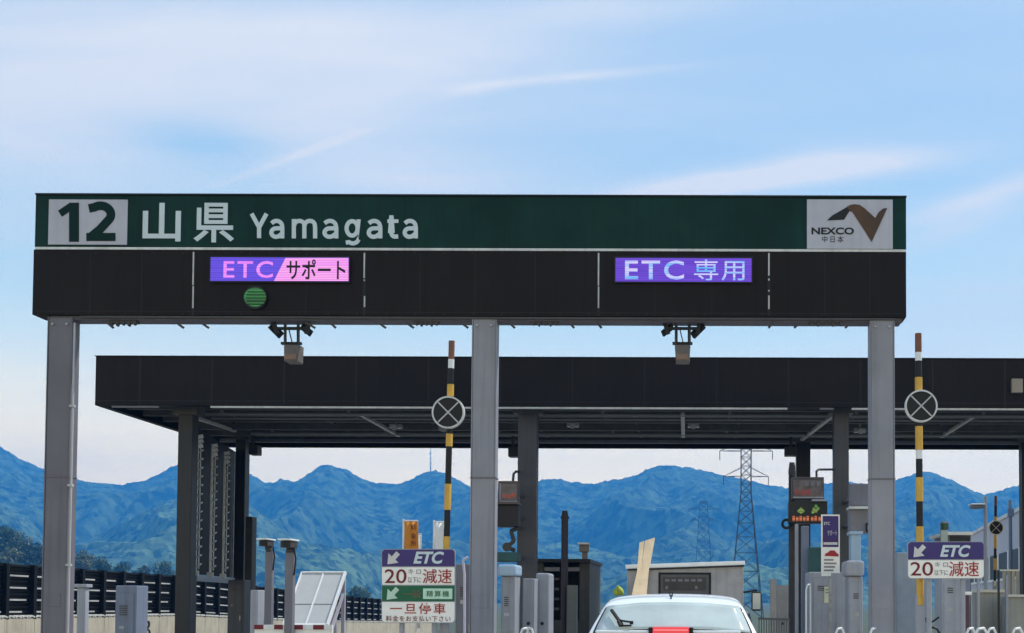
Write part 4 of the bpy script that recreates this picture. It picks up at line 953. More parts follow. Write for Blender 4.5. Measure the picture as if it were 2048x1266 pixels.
# ------------------------------------------------------------------ car
CYR = 10.4
def car(cx, y0):
    t = thing('car', 'white hatchback waiting in the lane, seen from behind with its brake lamp lit', 'car', (cx, y0+1.7, 0))
    prof = [(0.00, .62, .42, .74), (.01, .80, .42, .78), (.04, 1.00, .40, .795), (.09, 1.215, .38, .775), (.125, 1.25, .37, .77), (.20, 1.33, .35, .735), (.28, 1.41, .33, .695), (.345, 1.463, .32, .665), (.335, 1.476, .32, .662),
            (.42, 1.512, .30, .645), (.60, 1.545, .28, .630), (.95, 1.563, .26, .622), (1.5, 1.563, .24, .62), (1.9, 1.53, .24, .625), (2.2, 1.42, .24, .65), (2.55, 1.19, .24, .70), (2.75, 1.03, .24, .74), (3.1, .95, .26, .75), (3.4, .84, .28, .72), (3.52, .66, .30, .66)]
    # y, z of the centre line, z of the sill, half width at the shoulder just below the top
    v = []; rings = []
    for (y, zt, zb, w) in prof:
        wl = .80 if y > .02 and y < 3.3 else w+.03
        belt = min(.98, zt-.10); low = .30
        wtop = w
        half = [(0, zt), (wtop*.45, zt-.006), (wtop*.80, zt-.022), (wtop*.94, zt-.045), (wtop, zt-.085)]
        wb = max(wtop+.0, min(.80, wtop+max(0, zt-.085-belt)*.28))
        half += [(wb, belt-.02 if belt-.02 < zt-.1 else zt-.11), (wl, max(.62, belt-.2) if belt > .7 else zt-.13), (wl, .45), (wl-.05, low), (wl*.6, low-.04)]
        # keep heights falling
        hh = []; last = 9
        for a, z in half: z = min(z, last-.004); last = z; hh.append((a, z))
        ring = [(cx+a, y0+y, z) for a, z in hh]+[(cx-a, y0+y, z) for a, z in hh[::-1] if a > 0]
        rings.append(ring)
    mb = MB(); n = len(rings[0])
    for r in rings: v += r
    f = [(i*n+k, i*n+(k+1) % n, (i+1)*n+(k+1) % n, (i+1)*n+k) for i in range(len(rings)-1) for k in range(n)]
    f += [tuple(range(n))[::-1], tuple((len(rings)-1)*n+k for k in range(n))]
    mb.add(v, f, True); b = mb.build('body', M_car, t); md = b.modifiers.new('sub', 'SUBSURF'); md.levels = 1; md.render_levels = 2
    # rear window lies on the tailgate between two rows of the profile
    def patch(ya, yb, wf, name, mt, off, par, rows=8, edge=0.0):
        ys_ = np.linspace(ya, yb, rows+1); py_ = [p[0] for p in prof if p[0] <= .345 or p[0] > .36]; 
        arr = sorted([(p[0], p[1], p[3]) for p in prof]); vv = []; nn = 12
        for y in ys_:
            z = np.interp(y, [a[0] for a in arr], [a[1] for a in arr]); w = np.interp(y, [a[0] for a in arr], [a[2] for a in arr])*wf
            for i in range(nn+1):
                u = -1+2*i/nn; zz2 = z-.006*min(1, abs(u)/.5)-.030*max(0, abs(u)-.5)/.5
                vv.append((cx+u*w, y0+y-off*.72+edge*u*u, zz2+off*.70))
        m_ = MB(); m_.add(vv, [(j*(nn+1)+i, j*(nn+1)+i+1, (j+1)*(nn+1)+i+1, (j+1)*(nn+1)+i) for j in range(rows) for i in range(nn)], True)
        o = m_.build(name, mt, par); md = o.modifiers.new('th', 'SOLIDIFY'); md.thickness = .005; md.offset = -1
        return o
    patch(.108, .343, .905, 'window_seal', M_rub, .007, t)
    g = patch(.116, .337, .885, 'rear_window', M_glass, .013, t)
    mb = MB(); e = W(1254, 1247, CYR+.05); a0 = W(1220, 1220, CYR+.24)
    q0 = Vector((WX(1263, CYR+.1, 1245), CYR+.10, WZ(1248, CYR+.10))); q1 = Vector((WX(1243, CYR+.12, 1250), CYR+.10, WZ(1251, CYR+.10))); q2 = Vector((WX(1238, CYR+.14, 1240), CYR+.14, WZ(1240, CYR+.14))); q3 = Vector((WX(1223, CYR+.25, 1219), CYR+.24, WZ(1219, CYR+.24)))
    for p_ in (q0, q1, q2, q3): pass
    mb.bar(q3, q2, .024, .02); mb.bar(q2, q1, .036, .026); mb.bar(q2+Vector((.0, 0, 0)), q0+Vector((0, 0, .02)), .018, .016); mb.bar(q0, q0+Vector((0, 0, .03)), .03, .03); mb.bar(q1, q0+Vector((0, 0, -.01)), .018, .016); mb.build('wiper', M_rub, t)
    mb = MB(); xl_, xr_ = WX(1305, CYR, 1258), WX(1378, CYR, 1258); zt_ = WZ(1253, CYR+.03); mb.box(xl_, xr_, CYR+.02, CYR+.11, zt_-.062, zt_); bl_ = mb.build('brake_lamp', M_lampR, t, .008)
    mb = MB(); mb.box(xl_-.035, xl_-.002, CYR+.015, CYR+.11, zt_-.066, zt_-.004); mb.box(xr_+.002, xr_+.035, CYR+.015, CYR+.11, zt_-.066, zt_-.004); mb.build('lamp_end', M_rub, bl_, .004)
    mb = MB(); mb.box(xl_+.01, xr_-.01, CYR+.016, CYR+.0195, zt_-.030, zt_-.022); mb.build('lens_rib', mat('lens_pale', (.7, .25, .26), .3, emit=(1, .3, .3), estr=.5), bl_)
    mb = MB(); mb.box(xl_-.5, xr_+.45, CYR+.065, CYR+.16, zt_-.058, zt_-.030); mb.build('spoiler', M_car, t, .012)
    # antenna
    p = W(1342, 1203, CYR+.42); mb = MB(); mb.tube(p, p+Vector((0, .04, .06)), .007, 8); mb.tube(p+Vector((0, 0, -.012)), p+Vector((0, .01, .012)), .018, 10, .012)
    mb.bar(p+Vector((-.012, .04, .045)), p+Vector((-.012, .045, .085)), .008); mb.bar(p+Vector((.012, .04, .045)), p+Vector((.012, .045, .085)), .008); mb.build('aerial', M_rub, t)
    for sx in (-1, 1):
        mb = MB(); x = cx+sx*.715
        for yy_ in (.62, 2.92):
            mb = MB(); mb.tube((x-.10*1, y0+yy_, .30), (x+.10, y0+yy_, .30), .30, 28); w_ = mb.build('wheel', M_rub, t, .02)
            mb = MB(); mb.tube((x+sx*.101, y0+yy_, .30), (x+sx*.108, y0+yy_, .30), .19, 20); mb.build('rim', M_steel, w_)
        mb = MB(); mb.box(cx+sx*.70-.06, cx+sx*.70+.06, y0-.012, y0+.10, .74, 1.02); mb.build('tail_lamp', M_lampR, t, .03)
        mb = MB(); mb.box(cx+sx*.84-.08, cx+sx*.84+.08, y0+2.2, y0+2.28, 1.0, 1.12); mb.build('door_mirror', M_car, t, .03)
        mb = MB(); mb.add([(cx+sx*.775, y0+.55, 1.02), (cx+sx*.79, y0+1.4, 1.02), (cx+sx*.69, y0+1.4, 1.40), (cx+sx*.70, y0+.75, 1.38)], [(0,1,2,3)]); mb.add([(cx+sx*.79, y0+1.47, 1.02), (cx+sx*.785, y0+2.45, 1.02), (cx+sx*.70, y0+2.0, 1.38), (cx+sx*.69, y0+1.47, 1.40)], [(0,1,2,3)])
        o = mb.build('side_window', M_tglass, t); md = o.modifiers.new('th', 'SOLIDIFY'); md.thickness = .02
    mb = MB(); mb.box(cx-.22, cx+.22, y0-.03, y0-.005, .55, .72); mb.build('number_plate', M_wht, t)
    return t
CARX = WX(1345, CYR, 1230)
car(CARX, CYR)

# ------------------------------------------------------------------ small truck ahead
TYR = 17.0
tx0, tx1 = WX(1254, TYR, 1150), WX(1487, TYR, 1150); tcx = (tx0+tx1)/2; tw = (tx1-tx0)/2; ztl = WZ(1131, TYR, 1254); ztr = WZ(1123, TYR, 1487)
t = thing('truck', 'small grey flatbed truck ahead of the white car, seen from behind', 'truck', (tcx, TYR, 0))
mb = MB(); zc = ztl-.055
mb.add([(tx0, TYR, .75), (tx1, TYR, .75), (tx1, TYR, ztr-.055), (tx0, TYR, zc), (tx0+.05, TYR+1.5, .55), (tx1-.05, TYR+1.5, .55), (tx1-.05, TYR+1.05, ztr-.10), (tx0+.05, TYR+1.05, zc-.05)],
       [(0,1,2,3),(7,6,5,4),(0,4,5,1),(1,5,6,2),(2,6,7,3),(3,7,4,0)]); mb.build('cab', M_truck, t, .02)
mb = MB(); mb.bar((tx0-.02, TYR+.02, ztl-.02), (tx1+.02, TYR+.02, ztr-.02), .10, .058); mb.build('roof_rim', mat('rim_white', (.9, .89, .88), .4), t, .006)
mb = MB(); mb.bar((tx0+.01, TYR-.03, ztl-.062), (tx1+.01, TYR-.03, ztr-.062), .03, .02); mb.build('gutter', M_black, t)
mb = MB(); mb.pbox(1317, 1145, 1422, 1200, TYR-.012, .012); wn_ = mb.build('rear_window', M_rub, t)
mb = MB(); mb.pbox(1321, 1149, 1418, 1197, TYR-.018, .006); mb.build('pane', M_tglass, wn_)
mb = MB(); mb.pbox(1326, 1155, 1412, 1181, TYR-.0195, .0018); mb.build('sticker', M_boothD, wn_)
mb = MB()
for k in range(6): mb.pbox(1330+k*13, 1158, 1339+k*13, 1163, TYR-.021, .003)
for a in (1331, 1390): mb.pbox(a, 1172, a+5, 1178, TYR-.021, .003)
mb.build('lettering', M_panelG, wn_)
mb = MB(); mb.box(tx0-.02, tx1+.02, TYR-2.0, TYR-.02, .62, .70); mb.box(tx0-.02, tx0+.03, TYR-2.0, TYR-.02, .70, 1.0); mb.box(tx1-.03, tx1+.02, TYR-2.0, TYR-.02, .70, 1.0); mb.box(tx0+.031, tx1-.031, TYR-2.0, TYR-1.95, .70, 1.0); mb.build('flatbed', M_truck, t, .006)
for sx in (tx0+.1, tx1-.1):
    for yy in (-1.3, 1.0):
        mb = MB(); mb.tube((sx-.09, TYR+yy, .30), (sx+.09, TYR+yy, .30), .30, 24); mb.build('wheel', M_rub, t, .02)
    mb = MB(); mb.box(sx-.08, sx+.08, TYR-2.03, TYR-2.0, .5, .6); mb.build('tail_lamp', M_maroon, t)
mb = MB(); mm_ = W(1513, 1203, TYR+.9); mb.box(mm_.x-.075, mm_.x+.075, TYR+.88, TYR+.95, mm_.z-.14, mm_.z+.15); mr_ = mb.build('door_mirror', M_rub, t, .03)
mb = MB(); mb.box(mm_.x-.058, mm_.x+.058, TYR+.872, TYR+.879, mm_.z-.115, mm_.z+.125); mb.build('mirror_glass', M_glass, mr_)
mb = MB(); mb.path([(tx1-.06, TYR+.9, mm_.z+.12), (mm_.x, TYR+.93, mm_.z+.17), (mm_.x, TYR+.93, mm_.z+.1)], .014, 8); mb.build('mirror_arm', M_rub, t)
# plank standing in the bed, leaning back over the cab
t = thing('plank', 'long pale timber plank leaning out of the truck bed over the cab', 'plank', (WX(1278, TYR-.9), TYR-.9, .71))
yb_, yt_ = TYR-1.0, TYR+.35
bl, br = W(1259, 1210, TYR-.42), W(1291, 1210, TYR-.42)
tl, tr = W(1279, 1085, TYR+.20), W(1309.5, 1075, TYR+.21)
nz_ = Vector((0, -.06, .02))
def ext(a, b, z):
    d = b-a; k = (z-a.z)/d.z; return a+d*k
b0, b1 = ext(bl, W(1274, 1143, TYR-.10), .72), ext(br, W(1297, 1143, TYR-.10), .72)
mid_l, mid_r = W(1274, 1143, TYR-.10), W(1297, 1143, TYR-.10)
mb = MB()
dn = Vector((0, .035, -.018))
def slab(pl):
    k = len(pl); mb.add(pl+[p+dn for p in pl], [tuple(range(k)), tuple(range(2*k-1, k-1, -1))]+[(i, k+i, k+(i+1) % k, (i+1) % k) for i in range(k)])
slab([b0, b1, mid_r, mid_l])
nch = mid_l.lerp(tl, .97); m_a = mid_l.lerp(mid_r, .36); t_a = tl.lerp(tr, .36)
slab([mid_l, m_a, t_a+(tl-t_a)*.15, tl]); slab([m_a, mid_r, tr, t_a])
mb.build('board', M_wood, t)
t = thing('work_bag', 'small yellow-green bag on the truck bed side rail', 'bag', W(1238, 1182, TYR-.4))
bm_ = bmesh.new(); bmesh.ops.create_icosphere(bm_, subdivisions=3, radius=.075)
for vv in bm_.verts: vv.co *= 1+.18*math.sin(vv.co.x*60+vv.co.z*35); vv.co.z *= .9
me = bpy.data.meshes.new('cloth'); bm_.to_mesh(me); bm_.free(); me.polygons.foreach_set('use_smooth', [True]*len(me.polygons)); me.materials.append(mat('bag_lime', (.30, .36, .05), .7, var=.4, scale=20)); ob = bpy.data.objects.new('cloth', me); C.objects.link(ob); ob.parent = t
mb = MB(); q = W(1238, 1182, TYR-.4); mb.tube((q.x, q.y, .7), (q.x, q.y, q.z-.04), .012, 6); mb.build('stake', M_steel, t)

# ------------------------------------------------------------------ right lane equipment
t = thing('signal_post', 'dark post with tall round headed lamp beside the back canopy column', 'post', (WX(1584, 23), 23, .16))
mb = MB(); mb.pbox(1578, 935, 1591, 1300, 23, .14, True); mb.build('post', mat('post_brown', (.05, .045, .045), .5, var=.3), t, .01)
mb = MB(); mb.tube(W(1584, 948, 22.96), W(1584, 925, 22.96), .075, 16, .05); mb.tube(W(1587, 952, 22.9), W(1587, 930, 22.9), .04, 12, .035); mb.build('lamp', M_boothD, t)
mb = MB(); c = W(1573, 1048, 22.95); mb.ring((c.x, c.z), .055, .105, 22.9, 22.98, 24); mb.build('ring', M_black, t)
t = thing('lane_display', 'brownish overhead display with faded red characters on the back canopy column', 'display', W(1617, 1000, 22.7))
mb = MB(); mb.pbox(1584, 954, 1648, 999, 22.7, .3); mb.build('housing', mat('display_brown2', (.075, .065, .065), .5, var=.3), t, .01)
mb = MB(); mb.pbox(1587, 960, 1646, 996, 22.69, .01); sc_ = mb.build('screen', mat('display_face2', (.13, .105, .105), .4, var=.5, scale=6), t)
mb = MB(); mb.pbox(1586, 993.5, 1647, 996, 22.685, .012); mb.build('frame', M_cab, t)
M_fr = mat('figure_red2', (.28, .06, .06), .5, emit=(1, .12, .1), estr=.08)
lettering('料金所', 1590, 978, 1622, 991, 22.688, M_fr, sc_, bold=.01); 
mb = MB()
for a in (1610, 1622, 1634): mb.pbox(a, 962, a+7, 972, 22.68, .01)
mb.build('grey_figure', M_panelG, sc_)
mb = MB(); mb.path([W(1633, 954, 22.8), W(1633, 943, 22.8), W(1637, 939, 22.9), W(1668, 939, 24.5)], .022, 8); mb.build('conduit', M_boothD, t)
t = thing('dot_display', 'black dot display with green and orange lit marks below the brownish display', 'display', W(1616, 1045, 22.6))
mb = MB(); mb.pbox(1578, 1002, 1655, 1046, 22.6, .35); mb.build('housing', mat('signal_black2', (.02, .022, .02), .5), t, .012)
mb = MB(); mb.pbox(1624, 998.5, 1652, 1002, 22.5, .5); mb.build('hood', M_cab, t)
mb = MB()
for px, py in ((1602, 1018), (1598, 1022), (1606, 1022), (1602, 1024), (1632, 1012), (1628, 1018), (1636, 1017), (1632, 1022), (1626, 1024)): c = W(px, py, 22.59); mb.disc((c.x, c.z), .03, 22.585, 22.6, 12)
mb.build('green_lamp', M_ledy, t)
mb = MB()
for i, px in enumerate((1585, 1592, 1599, 1606, 1613, 1622, 1629, 1637)): mb.pbox(px, 1032+(i % 2)*1.5, px+5, 1042, 22.59, .012)
mb.build('orange_lamp', M_ledx, t)
t = thing('info_board', 'tall narrow board, purple above white with a red car picture, on the grey machine', 'board', W(1662, 1150, 18.4))
mb = MB(); mb.pbox(1642.5, 1029, 1679.5, 1146, 18.4, .03); mb.pbox(1643, 1146.2, 1662, 1152, 18.4, .03); mb.build('board', M_sgn, t)
mb = MB(); mb.pbox(1645.5, 1032, 1677, 1094, 18.394, .005); pp_ = mb.build('purple_panel', M_pur, t)
lettering('ETC', 1648, 1044, 1660, 1050, 18.393, M_arw, pp_, bold=.01); lettering('サポート', 1655, 1060, 1674, 1071, 18.393, M_arw, pp_)
lettering('レーン', 1650, 1075, 1672, 1083, 18.393, M_maroon, pp_)
mb = MB(); mb.pbox(1647, 1084.5, 1675, 1089.5, 18.39, .004); mb.build('text_bar', M_arw, pp_)
mb = MB(); mb.prism(ppts([(1649,1112),(1651,1107),(1656,1105),(1660,1101),(1669,1101),(1673,1106),(1677,1108),(1677,1113)], 18.4), 18.392, 18.399); mb.build('car_picture', M_red, t)
mb = MB()
for a in (1118, 1125, 1132, 1139): mb.pbox(1648, a, 1673-(a % 3)*3, a+3.4, 18.394, .005)
mb.build('text_line', M_smalltext, t)
mb = MB(); mb.pbox(1658, 1150, 1664, 1300, 18.44, .06, True); mb.build('post', M_steel, t)
cabinet('toll_machine', 'wide grey machine with a pale yellow sticker under the info board', 'machine', 1618, 1144, 1690, 1300, 18.8, .7, M_cab, hole=False)
t = thing('sticker_sheet', 'pale yellow paper sheet stuck on the wide grey machine', 'notice', W(1656, 1190, 18.75))
mb = MB(); mb.pbox(1648.5, 1173, 1663, 1206, 18.775, .004); mb.build('paper', mat('paper_yellow', (.66, .66, .44), .7), t)
mb = MB(); mb.pbox(1651, 1178, 1660, 1180, 18.771, .003); mb.pbox(1651, 1184, 1659, 1186, 18.771, .003); mb.build('text_line', M_smalltext, t)
cabinet('toll_machine', 'tall light grey machine next to the gantry column at the lane end', 'machine', 1697, 1152, 1726, 1300, 17.6, .5, M_cab, bev=.03)
cabinet('machine_hood', 'grey angular hood on the tall light grey machine', 'hood', 1692, 1121, 1729, 1151.5, 17.5, .6, M_cab, ground=False, door=False, bev=.04)
cabinet('vent_box', 'light blue box seen above the grey angular hood', 'box', 1702, 1069, 1722, 1300, 20.0, .3, M_cabL, ground=True, door=False, cap=M_cabL)
cabinet('wall_panel', 'upper dark grey panel between canopy column and gantry column', 'panel', 1700, 967, 1745, 1012, 22.5, .25, M_panelG, ground=False, door=False)
cabinet('wall_panel', 'lower grey panel with dark latch between canopy column and gantry column', 'panel', 1699, 1018, 1745, 1066, 22.4, .3, mat('panel_grey2', (.21, .205, .235), .5, var=.12, streaks=.25), ground=False, door=False)
for o_ in list(C.objects):
    lb = o_.get('label', '')
    if lb.startswith('upper dark grey panel'): carry(o_, 1708, 990, 22.7, 24.5, 1690)
    elif lb.startswith('lower grey panel'): carry(o_, 1708, 1042, 22.6, 24.5, 1690)
t = thing('panel_shelf', 'thin pale shelf strip between the two grey panels', 'shelf', W(1722, 1015, 22.3))
mb = MB(); mb.pbox(1699, 1012.5, 1745, 1017.5, 22.25, .5); mb.build('strip', M_strip, t)
t = thing('wall_lamp', 'small dark lamp with grey glass on the lower grey panel', 'lamp', W(1738, 1055, 22.3))
mb = MB(); mb.pbox(1733, 1046, 1743, 1064, 22.3, .1); mb.build('case', M_black, t); mb = MB(); mb.pbox(1735.5, 1050, 1741, 1060, 22.29, .01); mb.build('lens', M_steel, t)
cabinet('signal_box', 'dark green box behind the info board', 'box', 1618, 1094, 1645, 1300, 21.5, .3, M_teal, ground=True, door=False)
cabinet('steel_post', 'blue grey square post below the dot display', 'post', 1603, 1052, 1618, 1300, 22.0, .14, M_cabB, door=False)
cabinet('steel_post', 'pale grey slim post below the dot display', 'post', 1590, 1048, 1597, 1300, 22.4, .08, M_cab, door=False)
t = thing('handrail', 'white bent handrail in front of the wide grey machine', 'rail', (WX(1612, 18), 18, .16))
mb = MB(); mb.path([W(1612, 1300, 18), W(1612, 1180, 18), W(1615, 1170, 18), W(1621, 1168, 18.3), W(1621, 1300, 18.3)], .013, 8); mb.build('pipe', M_wht, t)
cabinet('wooden_post', 'pale timber post leaning block beside the truck mirror', 'post', 1541, 1158, 1553, 1300, 24, .12, mat('post_timber', (.38, .34, .31), .7, var=.2), door=False)
cabinet('toll_machine', 'beige grey machine between truck mirror and dark signal post', 'machine', 1554, 1170, 1577, 1300, 24.5, .4, mat('machine_beige', (.33, .31, .30), .5, var=.15), door=False, hole=True)
t = thing('railing', 'low dark railing behind the truck', 'railing', (WX(1545, 23), 23, .16))
mb = MB(); mb.bar(W(1516, 1237, 23), W(1580, 1239, 23), .05, .04)
for px in range(1518, 1580, 5): mb.bar(W(px, 1238, 23), (WX(px, 23, 1250), 23, .16), .018)
mb.build('bars', mat('rail_olive', (.14, .135, .12), .5), t)

# beyond the right gantry column
cabinet('toll_machine', 'broad blue grey machine beside the gantry column behind the yellow striped pole', 'machine', 1793, 1105, 1858, 1300, 19.0, .7, mat('machine_blue', (.26, .30, .35), .45, var=.12, streaks=.2), door=False)
cabinet('toll_machine', 'light grey square machine below the two-panel lane sign', 'machine', 1883, 1150, 1923, 1300, 16.8, .5, M_cab)
t = thing('booth_roof', 'small booth with white roof edge above the two-panel lane sign', 'booth', (WX(1920, 26), 27, .16))
mb = MB(); mb.pbox(1898, 1070, 1942, 1300, 26.2, 1.6, True); mb.build('wall', M_panelG, t); mb = MB(); mb.pbox(1893, 1063.5, 1946, 1069.8, 26.0, 2.0); mb.build('roof', M_sgn, t)
mb = MB(); mb.pbox(1900, 1073, 1940, 1088, 26.19, .01); mb.build('window', M_bwin, t)
t = thing('beacon', 'small post with green drum lamp beside the booth with white roof', 'lamp', (WX(1889, 25), 25, .16))
mb = MB(); mb.pbox(1883, 1060, 1896, 1300, 25, .13, True); mb.build('post', mat('post_mint', (.42, .46, .42), .5), t)
mb = MB(); mb.tube(W(1889, 1059.5, 25.06), W(1889, 1047, 25.06), .085, 16); mb.build('lamp', mat('lamp_green', (.03, .08, .04), .3), t); mb = MB(); mb.tube(W(1889, 1046.8, 25.06), W(1889, 1043, 25.06), .09, 16, .07); mb.build('lid', M_cab, t)
cabinet('steel_post', 'thin grey post between the two square machines under the lane sign', 'post', 1872, 1158, 1880, 1300, 17.2, .08, M_cabB, door=False)
cabinet('control_box', 'blue box with dark red lower door beside the light grey square machine', 'box', 1924, 1158, 1940, 1208, 18.5, .3, M_cabB, ground=False, door=False)
cabinet('control_box', 'dark red box below the blue box beside the square machine', 'box', 1925, 1190, 1939, 1300, 18.3, .2, mat('box_wine', (.10, .05, .06), .5), door=False, cap=M_sgn)
t = thing('cable_loop', 'black cables sagging between the machines under the lane sign', 'cable', (WX(1862, 16.6), 16.6, .16))
mb = MB(); mb.path([W(1850, 1236, 16.6), W(1856, 1245, 16.6), W(1866, 1243, 16.6), W(1878, 1234, 16.6)], .014, 6); mb.path([W(1852, 1242, 16.6), W(1862, 1254, 16.6), W(1874, 1258, 16.6), W(1880, 1268, 16.6), W(1880, 1300, 16.6)], .016, 6); mb.build('wire', M_black, t)
# street lamp
t = thing('street_lamp', 'grey street lamp with flat head in front of the grey building', 'street lamp', (WX(1971, 36), 36, 0))
mb = MB(); x = WX(1971, 36, 1080); mb.tube((x, 36, 0), (x, 36, WZ(990, 36)), .075, 12, .055); mb.build('pole', M_cab, t)
mb = MB(); mb.tube((x, 36, WZ(1000, 36)), W(1960, 1011, 36), .035, 8); mb.build('arm', M_cab, t)
mb = MB(); c = W(1956, 1014, 36); mb.box(c.x-.22, c.x+.14, 35.8, 36.2, c.z-.05, c.z+.05); h_ = mb.build('lamp_head', M_panelG, t, .03); mb = MB(); mb.box(c.x-.25, c.x+.17, 35.77, 36.23, c.z+.052, c.z+.09); mb.build('cover', M_wht, h_, .02)
t = thing('utility_pole', 'dark utility pole on the roof side of the grey building', 'pole', (WX(2021, 40), 40, 0))
mb = MB(); x = WX(2021, 40, 1080); mb.tube((x, 40, 0), (x, 40, WZ(997, 40)), .06, 10); mb.box(x-.1, x+.1, 39.9, 40.0, WZ(1030, 40), WZ(1015, 40)); mb.build('shaft', M_cabB, t)
# grey building at the side
t = thing('office_building', 'long grey two-storey building with a dark window band behind the street lamp', 'building', (WX(2000, 55), 55, 0))
y0_, y1_ = 36.8, 62.0; bx = WX(2052, 37.0, 1010)
def bpt(py_near, py_far): return WZ(py_near, y0_), WZ(py_far, y1_)
xn = WX(2075, y0_, 1010); xf = WX(1918, y1_, 1060)
def wall(px_off, zn0, zn1, zf0_, zf1_, mt, nm, off, par, d=.3):
    m_ = MB(); a = Vector((xn-off, y0_, 0)); b = Vector((xf-off, y1_, 0))
    m_.add([(a.x, a.y, zn0), (a.x+d, a.y, zn0), (b.x+d, b.y, zf0_), (b.x, b.y, zf0_), (a.x, a.y, zn1), (a.x+d, a.y, zn1), (b.x+d, b.y, zf1_), (b.x, b.y, zf1_)], [(3,2,1,0),(4,5,6,7),(0,1,5,4),(1,2,6,5),(2,3,7,6),(3,0,4,7)])
    return m_.build(nm, mt, par)
H = WZ(1003, y0_, 2060)
wall(0, -3, H, -3, H, M_bldg, 'wall', 0, t, 9)
wall(0, 2.35, 3.30, 2.35, 3.30, M_bwin, 'window_band', .02, t, .02)
wall(0, H-.02, H+.12, H-.02, H+.12, M_strip, 'parapet', .06, t, .5)
for k in range(9):
    u = k/9+.03; m_ = MB(); x = xn+(xf-xn)*u; y = y0_+(y1_-y0_)*u; m_.box(x-.06, x-.021, y-.07, y+.07, 2.34, 3.31); m_.build('mullion', M_sgn, t)
wall(0, 2.25, 2.34, 2.25, 2.34, M_sgn, 'sill', .05, t, .05)
# pale concrete wall and posts in front of it
t = thing('barrier_wall', 'grey concrete block wall with pale coping below the street lamp', 'wall', (WX(2000, 29), 29, 0))
mb = MB(); mb.box(WX(1950, 29, 1200), WX(2010, 29, 1200), 29, 29.3, 0, WZ(1182, 29)); mb.box(WX(2011, 28, 1200), WX(2120, 28, 1200), 28, 28.3, 0, WZ(1191, 28)); mb.build('panels', M_concG, t)
mb = MB(); mb.box(WX(1948, 29, 1200), WX(2008, 29, 1200), 28.9, 29.4, WZ(1182, 29)+.001, WZ(1176, 29)); mb.box(WX(2011, 28, 1200), WX(2122, 28, 1200), 27.9, 28.4, WZ(1191, 28)+.001, WZ(1186, 28)); mb.build('coping', M_sgn, t)
t = thing('sheet_fence', 'pale corrugated sheet fence with dark gaps in front of the grey building', 'fence', (WX(2035, 33), 33, 0))
mb = MB()
for k in range(10):
    px = 2006+k*9; mb.pbox(px, 1142, px+6.5, 1300, 33+(k % 2)*.05, .05, True)
mb.build('sheet', M_concG, t); mb = MB(); mb.pbox(2003, 1139, 2100, 1142, 32.95, .2); mb.build('top_rail', M_sgn, t)
for px, py, wp, Y, lb in ((1955, 1155, 5, 22, 'thin pale post next to the lane sign edge'), (1996, 1140, 4, 27, 'thin dark post in front of the concrete block wall'), (2012, 1150, 5, 25, 'pale slim post crossing the sheet fence')):
    cabinet('fence_post', lb, 'post', px, py, px+wp, 1300, Y, .06, M_cab if px != 1996 else M_boothD, door=False, bev=.005)
# low white guard pipes at the lower edge
def guard(px, Y, s, label):
    t = thing('guard_pipe', label, 'guard rail', (WX(px, Y), Y, .16), 'bent white guard pipes at the lane islands')
    mb = MB(); mb.path([W(px, 1300, Y), W(px, 1266, Y), W(px+3*s, 1258, Y), W(px+11*s, 1256, Y+.3), W(px+16*s, 1267, Y+.4), W(px+16*s, 1300, Y+.4)], .016, 8); mb.build('pipe', M_wht, t)
for a in ((1042, 16.5, 1, 'white bent guard pipe at the foot of the slim grey machine'), (1066, 16.8, -.8, 'small white guard pipe between the two machines with round locks'), (1672, 16.6, 1, 'white guard pipe before the wide grey machine'), (1741, 14.8, 1, 'white guard pipe at the foot of the gantry column at the lane end'),
          (1934, 14.6, 1, 'white guard pipe at the foot of the light grey square machine'), (1952, 14.8, 1.4, 'larger white guard pipe before the concrete block wall'), (2026, 15, 1.2, 'white guard pipe nearest the picture edge'), (1976, 15.5, 1, 'white guard pipe in the middle before the concrete block wall')): guard(*a)

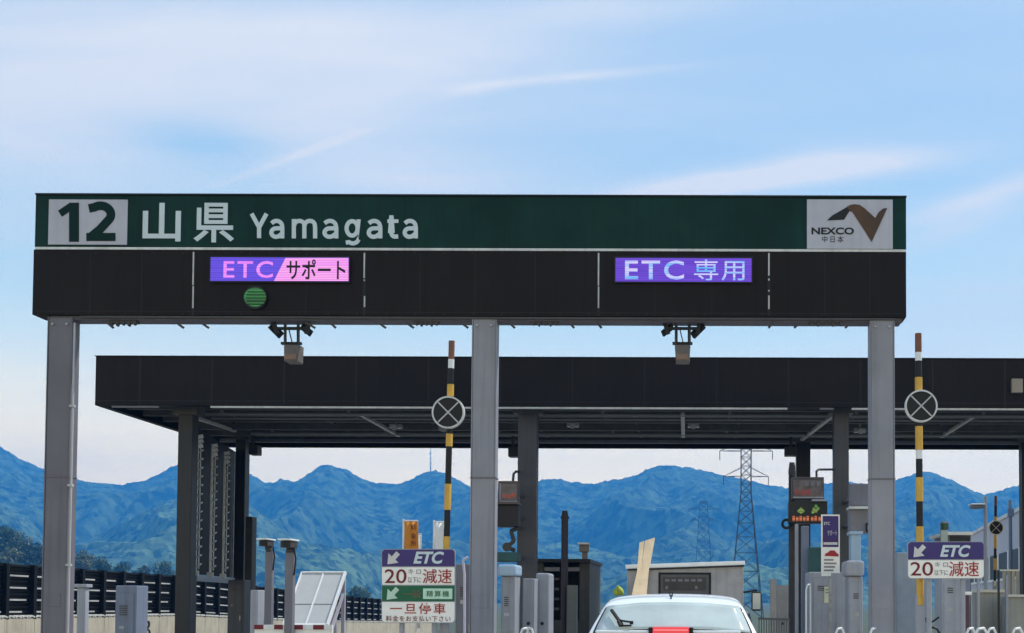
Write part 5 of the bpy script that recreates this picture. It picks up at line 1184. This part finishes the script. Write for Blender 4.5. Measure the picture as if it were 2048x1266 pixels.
# ------------------------------------------------------------------ pylons and mast
def pylon(px, pbase, ptop, Y, wb, wt, arms, r, label):
    t = thing('power_pylon', label, 'pylon', (WX(px, Y), Y, -3), 'steel lattice power pylons before the mountains')
    zt = WZ(ptop, Y, px); zb = -3.0; x = WX(px, Y, (pbase+ptop)/2); mb = MB()
    zk = WZ(985, Y, px) if arms else zt*.8
    def half(z):
        return wb+(wt-wb)*((z-zb)/(zk-zb)) if z < zk else wt
    lv = [zb]; 
    while lv[-1] < zt: lv.append(min(zt, lv[-1]+max(2.2, half(lv[-1])*1.5)))
    cs = [(-1,-1),(1,-1),(1,1),(-1,1)]
    for a, b in zip(lv[:-1], lv[1:]):
        ha, hb = half(a), half(b); A_ = [Vector((x+ha*i, Y+ha*j, a)) for i, j in cs]; B_ = [Vector((x+hb*i, Y+hb*j, b)) for i, j in cs]
        for k in range(4):
            mb.bar(A_[k], B_[k], r); q = (k+1) % 4; mb.bar(A_[k], B_[q], r*.5); mb.bar(A_[q], B_[k], r*.5); mb.bar(B_[k], B_[q], r*.5)
    mb.build('lattice_tower', mat('pylon_steel', (.045, .05, .055), .6, var=.2), t)
    for (py, l) in arms:
        z = WZ(py, Y, px); h = half(z)
        for s in (-1, 1):
            mb = MB()
            tip = Vector((x+s*l, Y, z)); 
            for j in (-1, 1): mb.bar((x+s*h, Y+j*h, z), tip, r*.6); mb.bar((x+s*h, Y+j*h, z+2.2), tip, r*.5)
            mb.tube(tip, tip+Vector((0, 0, -2.2)), r*.55, 6)
            mb.build('cross_arm', MATS['pylon_steel'], t)
    return t
pylon(1492, 1150, 868, 300, 4.2, 1.25, [(902, 6.6), (953, 5.6), (880, 4.4)], .21, 'tall dark lattice pylon standing behind the truck')
pylon(1407, 1140, 1003, 1050, 9.0, 2.6, [(1018, 13), (1040, 11)], .55, 'fainter smaller lattice pylon on the mountain side')
t = thing('radio_mast', 'thin radio mast on the mountain top between striped pole and canopy', 'mast', W(861, 946, 2590))
mb = MB(); a = W(861, 955, 2590); b = W(861, 893, 2590); mb.tube(a, b, 1.6, 6, .5)
for k in range(4): p = a.lerp(b, .3+.16*k); mb.tube(p-Vector((3.2, 0, 0)), p+Vector((3.2, 0, 0)), .8, 6)
mb.build('shaft', mat('mast_grey', (.2, .2, .21), .6), t)

# ------------------------------------------------------------------ haze
mb = MB(); mb.box(-3200, 3200, -300, 3300, -4.2, 385)
hz_ = mb.build('haze', None) if False else None
me = bpy.data.meshes.new('haze'); me.from_pydata(mb.v, [], mb.f); hz_ = bpy.data.objects.new('haze', me); C.objects.link(hz_); tag(hz_, kind='stuff')
hm = bpy.data.materials.new('haze_air'); hm.use_nodes = True; n = hm.node_tree.nodes; n.clear()
o_ = n.new('ShaderNodeOutputMaterial'); pv = n.new('ShaderNodeVolumePrincipled'); hm.node_tree.links.new(pv.outputs[0], o_.inputs['Volume'])
pv.inputs['Color'].default_value = (0.05, 0.37, 0.94, 1); pv.inputs['Density'].default_value = 0.00036; pv.inputs['Anisotropy'].default_value = 0.15
me.materials.append(hm)
